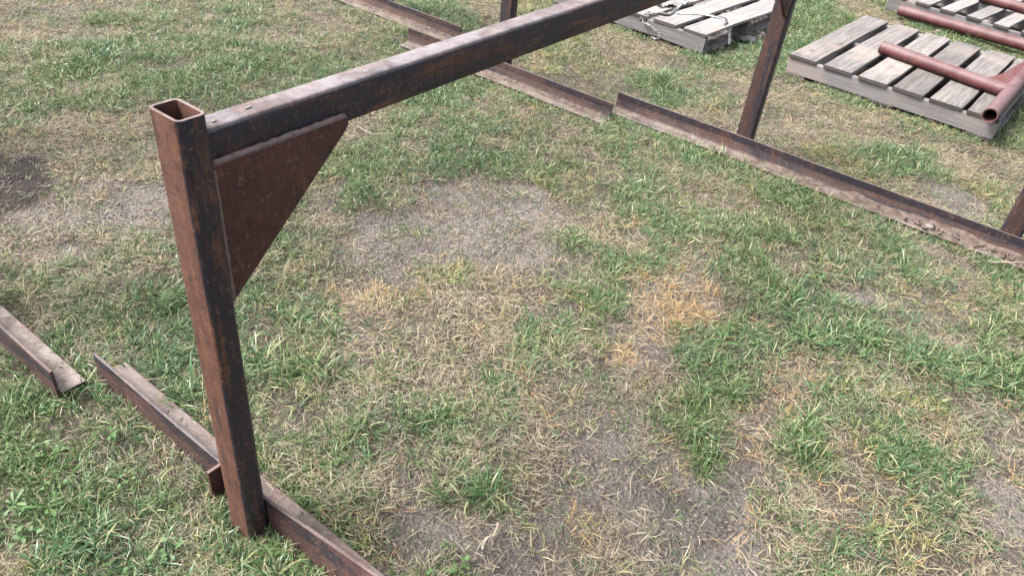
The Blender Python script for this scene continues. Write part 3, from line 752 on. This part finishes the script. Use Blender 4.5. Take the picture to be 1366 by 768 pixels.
zt = 0.12 + 0.037
tee = empty("pipe_tee", (0.5, 4.28, 0.12))
tag(tee, "dull red pipe tee with gusset plate lying on the grey pallet", "pipe", "red pipes lying on the pallets")
def T(p): return (p[0] - .5, p[1] - 4.28, p[2] - .12)
pipe("long_pipe", T((0.154, 4.421, zt)), T((0.872, 4.252, zt)), 0.036, M['red'], tee)
pipe("cross_pipe", T((0.865, 3.781, zt + .001)), T((0.905, 4.98, zt + .001)), 0.036, M['red'], tee)
poly = [(.745, 4.31), (.80, 4.49), (.855, 4.86), (.895, 4.88), (.88, 4.28)]
V = [T((x, y, z)) for z in (zt + .012, zt + .022) for x, y in poly]; n = len(poly)
F = [tuple(range(n)), tuple(range(n, 2 * n))] + [(i, (i + 1) % n, n + (i + 1) % n, n + i) for i in range(n)]
o = mesh_obj("gusset_plate", V, F, M['red_plate'], tee, attrs={"dust": [0.0] * len(F), "mill": [0.0] * len(F)}); fix_normals(o)
bd = bead("weld_bead", T((.845, 4.30, zt + .015)), T((.845, 4.22, zt + .015)), .011, M['red'], tee, 4)

o = pipe("red_pipe", (-.076, 5.845, .055), (1.35, 5.56, .09), 0.038, M['red'])
tag(o, "smooth dark red pipe lying in the grass against the far right pallet", "pipe", "red pipes lying on the pallets")
o = pipe("red_pipe", (.34, 6.42, zt), (1.1, 6.30, zt), 0.036, M['red'])
tag(o, "dull red pipe on the top right pallet, cut by the corner of the picture", "pipe", "red pipes lying on the pallets")

# ------------------------------------------------------------------ rope, strap, rag
def ribbon(name, pts, w, th, mat, up=(0, 0, 1), sub=6, wob=.004, seed=0, twist=0.0):
    """flat tape through pts (Catmull-Rom), solid section"""
    P = [Vector(p) for p in pts]; rr = random.Random(seed)
    Q = []
    for i in range(len(P) - 1):
        p0, p1, p2, p3 = P[max(i - 1, 0)], P[i], P[i + 1], P[min(i + 2, len(P) - 1)]
        for k in range(sub):
            t = k / sub
            Q.append(0.5 * ((2 * p1) + (p2 - p0) * t + (2 * p0 - 5 * p1 + 4 * p2 - p3) * t * t + (3 * p1 - p0 - 3 * p2 + p3) * t ** 3))
    Q.append(P[-1]); V, F = [], []
    for i, q in enumerate(Q):
        d = (Q[min(i + 1, len(Q) - 1)] - Q[max(i - 1, 0)]).normalized()
        s = d.cross(Vector(up))
        if s.length < .1: s = d.cross(Vector((1, 0, 0)))
        s.normalize()
        nrm = s.cross(d).normalized()
        tw = twist * math.sin(i * .7 + seed)
        s2 = s * math.cos(tw) + nrm * math.sin(tw); n2 = nrm * math.cos(tw) - s * math.sin(tw)
        ww = w * rr.uniform(.8, 1.15); q = q + Vector((rr.uniform(-wob, wob), rr.uniform(-wob, wob), rr.uniform(0, wob)))
        V += [q - s2 * ww / 2 - n2 * th / 2, q + s2 * ww / 2 - n2 * th / 2, q + s2 * ww / 2 + n2 * th / 2, q - s2 * ww / 2 + n2 * th / 2]
    for i in range(len(Q) - 1):
        for k in range(4): F.append((i * 4 + k, i * 4 + (k + 1) % 4, i * 4 + 4 + (k + 1) % 4, i * 4 + 4 + k))
    F += [(0, 1, 2, 3), tuple(len(V) - 4 + k for k in range(4))]
    o = mesh_obj(name, V, F, mat, smooth=False); fix_normals(o)
    return o

o = ribbon("rope", [(-1.50, 3.98, .02), (-1.38, 3.93, .022), (-1.25, 3.865, .02), (-1.18, 3.855, .025), (-1.155, 3.85, .03), (-1.145, 3.838, .07), (-1.135, 3.834, .108),
                    (-1.10, 3.86, .128), (-1.02, 3.95, .128), (-1.06, 4.2, .128)], .022, .008, M['strap_white'], wob=.005, seed=1, twist=.9)
tag(o, "white frayed rope trailing off the pale pallet into the grass", "rope")
o = ribbon("rope", [(-1.135, 3.83, .112), (-1.11, 3.812, .08), (-1.05, 3.80, .075), (-1.0, 3.79, .06), (-.965, 3.775, .04), (-.975, 3.775, .02), (-1.02, 3.79, .012)], .010, .006, M['strap_white'], wob=.006, seed=4, twist=.9)
tag(o, "thin loop of white cord hanging on the pale pallet's front stringer", "rope")
o = ribbon("cloth_strip", [(-1.16, 4.06, .136), (-1.13, 4.12, .128), (-1.09, 4.2, .126), (-1.07, 4.32, .127)], .075, .005, M['strap_white'], wob=.008, seed=9, twist=.3)
tag(o, "white cloth strip bunched between two deck boards of the pale pallet", "cloth")
o = ribbon("strap", [(-1.0, 4.02, .127), (-.93, 4.10, .126), (-.86, 4.15, .127), (-.77, 4.17, .128), (-.70, 4.14, .130), (-.668, 4.115, .122), (-.662, 4.11, .07), (-.64, 4.09, .018)], .016, .0025, M['strap_grey'], wob=.002, seed=2, twist=.2)
tag(o, "grey strap running over the edge of the pale pallet", "strap")
o = ribbon("strap", [(-.86, 4.17, .127), (-.80, 4.185, .130), (-.74, 4.17, .133), (-.70, 4.12, .131), (-.69, 4.06, .130)], .014, .0025, M['black_cloth'], wob=.002, seed=3, twist=.2)
tag(o, "black strap end curled on the outer board of the pale pallet", "strap")

def rag():
    V, F = [], []; nx, ny = 15, 8
    rr = random.Random(3)
    for layer in (0, 1):
        for j in range(ny):
            for i in range(nx):
                u, v = i / (nx - 1) - .5, j / (ny - 1) - .5
                edge = max(abs(u), abs(v)) * 2
                x = u * .15 + .008 * math.sin(v * 9); y = v * .055 + .008 * math.sin(u * 11)
                z = .010 + .018 * (1 - edge ** 3) + .008 * math.sin(u * 19 + v * 4) * math.cos(v * 8) + rr.uniform(0, .003)
                V.append((x, y, z * (1 if layer else .15)))
    q = nx * ny
    for layer in (0, 1):
        for j in range(ny - 1):
            for i in range(nx - 1):
                a_ = layer * q + j * nx + i; F.append((a_, a_ + 1, a_ + nx + 1, a_ + nx))
    ring = [i for i in range(nx)] + [j * nx + nx - 1 for j in range(1, ny)] + [(ny - 1) * nx + i for i in range(nx - 2, -1, -1)] + [j * nx for j in range(ny - 2, 0, -1)]
    for i in range(len(ring)):
        a_, b_ = ring[i], ring[(i + 1) % len(ring)]; F.append((a_, b_, q + b_, q + a_))
    o = mesh_obj("rag", V, F, M['black_cloth'], smooth=True); fix_normals(o)
    o.location = (-.605, 4.262, 0.012); o.rotation_euler = (0, 0, .55)
    tag(o, "black crumpled rag on the grass beside the pale pallet", "rag")
rag()

# ------------------------------------------------------------------ dirt caught in the far rails
def dirt_bank(name, rack, xa, xb, depth, height, label, seed):
    """soil washed into the corner of an angle rail (rack-local x range)"""
    ox, oy, rz, L, r0, r1 = RACKS[rack]
    yi = L - TH - .0008
    if rz > .03: ox, oy, rz = ox - L * math.sin(rz), oy + L * math.cos(rz) - L, 0.0
    V, F = [], []; NX_, NY_ = int((xb - xa) / .008), 10
    for i in range(NX_ + 1):
        x = xa + (xb - xa) * i / NX_
        e = min(1, (x - xa) / .08, (xb - x) / .08)
        hh = height * max(e, .05) * (0.35 + 1.1 * float(fbm(x, seed, 9, seed, 3)))
        dd = depth * max(e, .05) * (0.45 + 0.9 * float(fbm(x, seed + 9, 12, seed + 4, 3)))
        for j in range(NY_ + 1):
            t = j / NY_
            z = TH + .0012 + hh * (1 - t) ** 1.6 + (.008 * (float(vnoise(x, t * dd, 95, seed)) - .35) if 0 < j < NY_ else -.001)
            V.append((x, yi - t * dd, max(z, TH + .0004)))
    w = NY_ + 1
    for i in range(NX_):
        for j in range(NY_): F.append((i * w + j, i * w + j + 1, (i + 1) * w + j + 1, (i + 1) * w + j))
    o = mesh_obj(name, V, F, M['dirt'], smooth=True); fix_normals(o)
    o.location = (ox, oy, 0); o.rotation_euler = (0, 0, rz)
    tag(o, label, "dirt", kind="stuff")

dirt_bank("dirt_bank", 1, -.62, .40, .062, .022, "brown dirt and crumbs lying along the rail at right", 3)
dirt_bank("dirt_bank", 0, .18, .47, .05, .012, "thin brown dirt at the right end of the main rack's far rail", 6)
dirt_bank("dirt_bank", 2, -.1, .72, .035, .014, "brown dirt along the rail under the beam", 9)
dirt_bank("dirt_bank", 3, -.3, .64, .03, .012, "brown dirt along the pale rail at the top edge", 13)

rr = random.Random(7)
spots = []
ox, oy, rz, L, r0, r1 = RACKS[1]
ox, oy, rz = ox - L * math.sin(rz), oy + L * math.cos(rz) - L, 0.0
for _ in range(130):
    t = rr.random() ** .8; lx, ly = -.35 + .75 * t, L - .02 - rr.random() * .055
    spots.append((ox + lx * math.cos(rz) - ly * math.sin(rz), oy + lx * math.sin(rz) + ly * math.cos(rz), TH + .008 + rr.random() * .005, rr.choice((.003, .004, .006, .009))))
tag(lumps("dirt_crumbs", spots, M['dirt'], 15, True), "small dirt crumbs scattered along the dirt-filled rail at right", "dirt", kind="stuff")
for x, y, r, lab in ((.845, 2.668, .014, "round brown clod left of the pale stone on the dirt-filled rail"),
                     (.895, 2.662, .019, "pale round stone lying on the dirt-filled rail at right"),
                     (.925, 2.668, .011, "small clod right beside the pale stone on the rail"),
                     (.995, 2.665, .016, "dull flat clod on the rail, farther right of the pale stone")):
    o = lumps("stone", [(0, 0, 0, r)], M['pebble'] if r == .019 else M['dirt'], int(r * 1e4), True)
    o.location = (x, y, TH + r * .5 + .003)
    tag(o, lab, "stone", "stones lying on the dirt-filled rail")

# ------------------------------------------------------------------ small things on beam and lawn
for x, y, r, ex, lab in ((.035, .085, .0028, 1.8, "white speck on top of the big beam, next to the post"),
                         (.028, .155, .0028, 3.0, "white curled crumb on the big beam, second from the post")):
    o = lumps("white_crumb", [(0, 0, 0, r)], M['strap_white'], int(y * 1000), True)
    o.location = (x, y, BT + r * .55); o.scale = (1, ex, .55); tag(o, lab, "crumb", "white crumbs on the beam")

def stick(name, pts, r, label, mat='twig', cat="twig"):
    o = ribbon(name, pts, r * 2, r * 1.3, M[mat], sub=5, wob=r * .25, seed=len(label))
    tag(o, label, cat)
stick("twig", [(1.146, 2.561, .018), (1.20, 2.60, .026), (1.30, 2.665, .045)], .0020, "pale straw stalk poking over the rail at the right edge")
stick("twig", [(-1.268, 1.584, .02), (-1.215, 1.575, .022), (-1.173, 1.581, .018), (-1.14, 1.61, .022), (-1.114, 1.649, .02)], .0018, "white bent stalk lying in the grass below the gusset tip")
stick("twig", [(.478, .312, .012), (.470, .335, .018), (.474, .36, .014), (.463, .388, .018)], .0024, "flat tan stalk on bare soil near the bottom, right of the near rail")

# ------------------------------------------------------------------ grass, straw and weeds
def build_clump(name, n, R, Lr, Wr, lean, droop, mat, seed, zr=(0, .003), nseg=4, curl=0.35):
    g = np.random.default_rng(seed)
    V, F, bv, bv2, bt = [], [], [], [], []
    for _ in range(n):
        ph0 = g.uniform(0, 2 * math.pi); rad = R * math.sqrt(g.random())
        p = np.array([rad * math.cos(ph0), rad * math.sin(ph0), g.uniform(*zr)])
        az = ph0 + g.normal(0, 0.9); th = math.radians(g.uniform(*lean))
        L = g.uniform(*Lr); W = g.uniform(*Wr); dr = math.radians(g.uniform(*droop)) / nseg
        cu = g.normal(0, curl) / nseg; roll = g.normal(0, 0.5)
        c1, c2 = g.random(), g.random()
        base = len(V)
        for k in range(nseg + 1):
            t = k / nseg
            d = np.array([math.sin(th) * math.cos(az), math.sin(th) * math.sin(az), math.cos(th)])
            s = np.array([-math.sin(az), math.cos(az), 0]); u = np.cross(s, d)
            sd = s * math.cos(roll) + u * math.sin(roll)
            w = W * (1.0 if t < .5 else max(0.0, 1 - ((t - .5) / .5) ** 1.6)) * (0.75 + .25 * min(1, t * 4)) * .5
            if k < nseg:
                V.append(p - sd * w); V.append(p + sd * w); bt += [t, t]
            else:
                V.append(p.copy()); bt.append(1.0)
            p = p + d * (L / nseg)
            if p[2] < .002: p[2] = .002 + .002 * g.random()
            th = min(th + dr, math.radians(105)); az += cu
        for k in range(nseg - 1):
            a_ = base + 2 * k; F.append((a_, a_ + 1, a_ + 3, a_ + 2))
        a_ = base + 2 * (nseg - 1); F.append((a_, a_ + 1, a_ + 2))
        m_ = 2 * nseg + 1
        bv += [c1] * m_; bv2 += [c2] * m_
    return mesh_obj(name, V, F, mat, smooth=True, attrs={"bv": bv, "bv2": bv2, "bt": bt}, link=False)

def build_weed(name, kind, mat, seed):
    g = np.random.default_rng(seed); V, F, bt = [], [], []
    n = 9 if kind == 'clover' else 6
    for q in range(n):
        az = q * 2 * math.pi / n + g.normal(0, .35)
        if kind == 'clover':      # oval leaf held on a thin stalk
            st = g.uniform(.012, .045); h = g.uniform(.012, .05); L = g.uniform(.014, .028); W = L * g.uniform(.65, .95)
            p0 = np.array([st * math.cos(az), st * math.sin(az), h]); tilt = g.normal(.1, .35)
            prof = [(0, .12), (.15, .75), (.35, 1), (.6, .8), (.85, .35), (1, 0.02)]
        else:                     # long lobed rosette leaf
            h = .008; L = g.uniform(.06, .11); W = L * .27; p0 = np.array([.006 * math.cos(az), .006 * math.sin(az), h]); tilt = g.uniform(.15, .7)
            prof = [(0, .12), (.15, .2), (.25, .5), (.32, .25), (.42, .75), (.5, .4), (.62, 1), (.7, .6), (.84, .85), (.95, .4), (1, .03)]
        d = np.array([math.cos(az), math.sin(az), 0]); s = np.array([-math.sin(az), math.cos(az), 0]); bs = len(V)
        for k, (t, w) in enumerate(prof):
            z = p0[2] + L * (t * math.sin(tilt) - (.35 * t * t * math.sin(tilt) * 2 if kind != 'clover' else .15 * t * t))
            c = p0 + d * L * t * math.cos(tilt); c[2] = max(z, .004)
            wv = s * W * .5 * w; up = np.array([0, 0, W * .14 * w])
            V += [c - wv + up, c, c + wv + up]; bt += [.2, 0, .2]
        for k in range(len(prof) - 1):
            a_ = bs + 3 * k; F += [(a_, a_ + 1, a_ + 4, a_ + 3), (a_ + 1, a_ + 2, a_ + 5, a_ + 4)]
        if kind == 'clover':
            b0 = len(V); V += [np.array([0.0, .001, 0]), np.array([0.0, -.001, 0]), p0 + s * .0008, p0 - s * .0008]; bt += [0] * 4
            F.append((b0, b0 + 1, b0 + 3, b0 + 2))
    return mesh_obj(name, V, F, mat, smooth=True, attrs={"bv": list(g.random(len(V))), "bv2": [0.3] * len(V), "bt": bt}, link=False)

def scatter(name, label, cat, sources, x, y, z, rot, scl, idx):
    """one stuff object: the sources instanced on points"""
    lib = bpy.data.collections.new(name + "_sources")
    for i, s in enumerate(sources):
        s.name = "%s_source_%02d" % (name, i); lib.objects.link(s)
    me = bpy.data.meshes.new(name); n = len(x)
    me.vertices.add(n); me.vertices.foreach_set("co", np.stack([x, y, z], -1).astype(np.float32).ravel())
    me.attributes.new("rot", 'FLOAT_VECTOR', 'POINT').data.foreach_set("vector", rot.astype(np.float32).ravel())
    me.attributes.new("scl", 'FLOAT', 'POINT').data.foreach_set("value", scl.astype(np.float32))
    me.attributes.new("idx", 'INT', 'POINT').data.foreach_set("value", idx.astype(np.int32))
    me.update()
    o = bpy.data.objects.new(name, me); COL.objects.link(o)
    ng = bpy.data.node_groups.new(name + "_scatter", 'GeometryNodeTree')
    ng.interface.new_socket("Geometry", in_out='INPUT', socket_type='NodeSocketGeometry')
    ng.interface.new_socket("Geometry", in_out='OUTPUT', socket_type='NodeSocketGeometry')
    N, Lk = ng.nodes, ng.links
    gi, go = N.new("NodeGroupInput"), N.new("NodeGroupOutput")
    ip = N.new("GeometryNodeInstanceOnPoints"); ci = N.new("GeometryNodeCollectionInfo")
    ci.inputs["Collection"].default_value = lib
    ci.inputs["Separate Children"].default_value = True; ci.inputs["Reset Children"].default_value = True
    def na(nm, ty):
        a_ = N.new("GeometryNodeInputNamedAttribute"); a_.data_type = ty; a_.inputs["Name"].default_value = nm
        return next(s for s in a_.outputs if s.enabled and s.name == "Attribute")
    e2r = N.new("FunctionNodeEulerToRotation")
    Lk.new(na("rot", 'FLOAT_VECTOR'), e2r.inputs[0])
    Lk.new(gi.outputs[0], ip.inputs["Points"]); Lk.new(ci.outputs[0], ip.inputs["Instance"])
    ip.inputs["Pick Instance"].default_value = True
    Lk.new(na("idx", 'INT'), ip.inputs["Instance Index"])
    Lk.new(e2r.outputs[0], ip.inputs["Rotation"]); Lk.new(na("scl", 'FLOAT'), ip.inputs["Scale"])
    Lk.new(ip.outputs[0], go.inputs[0])
    md = o.modifiers.new("scatter", 'NODES'); md.node_group = ng
    tag(o, label, cat, kind="stuff")
    return o

GX0, GX1, GY0, GY1 = -4.4, 2.4, -1.05, 7.85
AREA = (GX1 - GX0) * (GY1 - GY0)
QUAD = [(-4.3, 1.25), (0.5, 8.3), (2.3, 0.9), (-0.2, -1.05)]
def near_frame(x, y):
    r = np.ones(len(x), bool)
    for i in range(4):
        (ax, ay), (bx, by) = QUAD[i], QUAD[(i + 1) % 4]
        r &= ((bx - ax) * (y - ay) - (by - ay) * (x - ax)) <= 0
    return r

def sample(dens, wfun, pad, seed, soft=0.35, edge=0.0):
    """random spots: density per m2 times weight"""
    g = np.random.default_rng(seed)
    n = int(AREA * dens)
    x, y = g.uniform(GX0, GX1, n), g.uniform(GY0, GY1, n)
    keep = g.random(n) < np.where(near_frame(x, y), 1.0, soft)
    x, y = x[keep], y[keep]
    w = wfun(x, y, survey(x, y)) + edge * in_foot(x, y, .045)      # uncut growth along the steel
    k = (g.random(len(x)) < w) & ~in_foot(x, y, pad)
    x, y = x[k], y[k]
    return g, x, y, ground_z(x, y), survey(x, y)

m_green = blade_mat('grass_green', [(0.018, 0.054, 0.014), (0.074, 0.140, 0.042), (0.046, 0.112, 0.054), (0.110, 0.168, 0.060)], (0.27, 0.26, 0.14), -0.03, 0.36)
m_olive = blade_mat('grass_yellowing', [(0.080, 0.112, 0.022), (0.155, 0.170, 0.046), (0.18, 0.17, 0.055), (0.115, 0.148, 0.038)], (0.36, 0.30, 0.18), 0.12, 0.45)
m_straw = blade_mat('grass_dry', [(0.15, 0.121, 0.076), (0.36, 0.315, 0.228), (0.25, 0.207, 0.138), (0.14, 0.11, 0.073)], (0.15, 0.115, 0.085), 0.0, 0.7, 0.15)
m_orange = blade_mat('grass_dead_orange', [(0.22, 0.120, 0.042), (0.33, 0.200, 0.082), (0.29, 0.165, 0.064), (0.18, 0.098, 0.038)], (0.42, 0.33, 0.19), 0.05, 0.7, 0.15)
m_weed = blade_mat('weed_leaf', [(0.034, 0.082, 0.018), (0.064, 0.122, 0.032), (0.050, 0.10, 0.034), (0.092, 0.142, 0.042)], (0.17, 0.17, 0.07), 0.0, 0.55, 0.2)

def clumpy(x, y, seed, lo=.35, hi=.62, sc=9.0):
    f = fbm(x, y, sc, seed, 3)
    return np.clip((f - lo) / (hi - lo), 0.12, 1.0)

# low turf: short dense blades
srcs = [build_clump("t", int(rng.integers(14, 22)), .028, (.012, .036), (.0010, .0021), (15, 85), (10, 70), m_green, 150 + i, nseg=3) for i in range(12)]
g, x, y, z, w = sample(3000, lambda x, y, s: np.clip(s[:, 0], 0, 1) * clumpy(x, y, 41, .30, .52), -.003, 11, edge=.2)
n = len(x)
scatter("short_turf", "short green turf covering most of the lawn", "grass", srcs, x, y, z,
        np.stack([g.normal(0, .16, n), g.normal(0, .16, n), g.uniform(0, 6.283, n)], -1),
        g.uniform(.6, 1.25, n), g.integers(0, len(srcs), n))

# longer green tufts
srcs = [build_clump("t", int(rng.integers(9, 15)), .016, (.028, .068), (.0013, .0027), (12, 72), (20, 95), m_green, 100 + i) for i in range(14)]
srcs += [build_clump("t", 9, .014, (.035, .075), (.0026, .0042), (20, 70), (25, 95), m_green, 180 + i) for i in range(5)]
g, x, y, z, w = sample(1900, lambda x, y, s: np.clip(s[:, 0], 0, 1) ** 1.4 * clumpy(x, y, 45, .36, .60), .001, 1, edge=.25)
n = len(x); lush = np.clip(w[:, 0], 0, 1)
scatter("grass", "longer green grass tufts growing in patches all over the lawn", "grass", srcs, x, y, z,
        np.stack([g.normal(0, .16, n), g.normal(0, .16, n), g.uniform(0, 6.283, n)], -1),
        (0.5 + 0.45 * lush) * g.uniform(.55, 1.3, n) * (0.75 + .5 * vnoise(x, y, 3.0, 8)), g.integers(0, len(srcs), n))
print("grass", n)

# yellowing blades
srcs = [build_clump("t", int(rng.integers(8, 13)), .018, (.018, .052), (.0010, .0022), (25, 80), (15, 70), m_olive, 200 + i) for i in range(10)]
g, x, y, z, w = sample(1700, lambda x, y, s: np.clip(s[:, 1], 0, 1) * clumpy(x, y, 43), .004, 2)
n = len(x)
scatter("yellowing_grass", "yellow-green grass mixed through the lawn", "grass", srcs, x, y, z,
        np.stack([g.normal(0, .16, n), g.normal(0, .16, n), g.uniform(0, 6.283, n)], -1),
        g.uniform(.55, 1.2, n), g.integers(0, len(srcs), n))

# dry straw, mostly lying
srcs = [build_clump("t", int(rng.integers(9, 15)), .030, (.016, .055), (.0006, .0015), (58, 92), (-8, 30), m_straw, 300 + i, (.001, .012), curl=.7) for i in range(14)]
g, x, y, z, w = sample(2200, lambda x, y, s: np.clip(s[:, 2], 0, 1) * clumpy(x, y, 47, .3, .6) + .4 * np.clip(s[:, 3] - .3, 0, 1), .004, 3)
n = len(x)
scatter("dry_straw", "pale dry grass lying matted over the lawn", "dry grass", srcs, x, y, z + .002,
        np.stack([g.normal(0, .12, n), g.normal(0, .12, n), g.uniform(0, 6.283, n)], -1),
        g.uniform(.5, 1.2, n), g.integers(0, len(srcs), n))
print("straw", n)

# fine litter on the bare soil
srcs = [build_clump("t", 16, .045, (.008, .034), (.0008, .0018), (78, 95), (-10, 12), m_straw, 400 + i, (.001, .005), nseg=3, curl=.5) for i in range(10)]
g, x, y, z, w = sample(1300, lambda x, y, s: (.12 + .5 * vnoise(x, y, 5.0, 51)) * np.clip(.35 + s[:, 2], 0, 1) * np.clip(1.1 - s[:, 5], 0, 1), .03, 4)
n = len(x)
scatter("straw_litter", "short bits of straw strewn on the bare soil", "straw", srcs, x, y, z + .002,
        np.stack([g.normal(0, .05, n), g.normal(0, .05, n), g.uniform(0, 6.283, n)], -1),
        g.uniform(.6, 1.2, n), g.integers(0, len(srcs), n))

# orange dead grass
srcs = [build_clump("t", int(rng.integers(9, 14)), .024, (.018, .052), (.0008, .0018), (40, 90), (0, 40), m_orange, 500 + i, (.001, .008)) for i in range(8)]
g, x, y, z, w = sample(2200, lambda x, y, s: np.clip(s[:, 3], 0, 1) * np.clip(clumpy(x, y, 53, .34, .55), .3, 1), .006, 5)
n = len(x)
scatter("orange_grass", "orange scorched dead grass in patches right of centre", "dead grass", srcs, x, y, z,
        np.stack([g.normal(0, .15, n), g.normal(0, .15, n), g.uniform(0, 6.283, n)], -1),
        g.uniform(.6, 1.15, n), g.integers(0, len(srcs), n))

# broad-leaved weeds
srcs = [build_weed("t", 'clover', m_weed, 600 + i) for i in range(6)] + [build_weed("t", 'rosette', m_weed, 640 + i) for i in range(3)]
g, x, y, z, w = sample(420, lambda x, y, s: np.clip(s[:, 4], 0, 1) * clumpy(x, y, 59, .25, .7, 11.0), .02, 6)
n = len(x); pick = np.where(g.random(n) < .86, g.integers(0, 6, n), g.integers(6, 9, n))
scatter("broadleaf_weeds", "low broad-leaved weeds among the grass at lower left and right", "weeds", srcs, x, y, z + .012,
        np.stack([g.normal(0, .2, n), g.normal(0, .2, n), g.uniform(0, 6.283, n)], -1), g.uniform(.22, .62, n), pick)

# soil crumbs and small stones
def crumb_src(r, mat, seed):
    v, f = lump(random.Random(seed), r)
    return mesh_obj("c", v, f, mat, smooth=False, link=False)
srcs = [crumb_src(.004, M['crumb'], 700 + i) for i in range(6)]
g, x, y, z, w = sample(2600, lambda x, y, s: np.clip(1 - (s[:, 0] + s[:, 1] + s[:, 2] * .6), .03, 1) * (.25 + .75 * (fbm(x, y, 6, 61, 3) > .5)), .01, 7)
n = len(x)
scatter("soil_crumbs", "crumbly lumps of soil on the bare patches", "soil", srcs, x, y, z + .0005,
        np.stack([g.uniform(0, 1, n), g.uniform(0, 1, n), g.uniform(0, 6.283, n)], -1), g.uniform(.3, 1.0, n) ** 2 * 1.5, g.integers(0, 6, n))
srcs = [crumb_src(.005, M['strap_white'], 720 + i) for i in range(4)]
g, x, y, z, w = sample(2.0, lambda x, y, s: np.ones(len(x)), .01, 8)
n = len(x)
scatter("white_pebbles", "tiny whitish pebbles dotted over the lawn", "pebbles", srcs, x, y, z + .006,
        np.stack([g.uniform(0, 1, n), g.uniform(0, 1, n), g.uniform(0, 6.283, n)], -1), g.uniform(.5, 1.3, n), g.integers(0, 4, n))
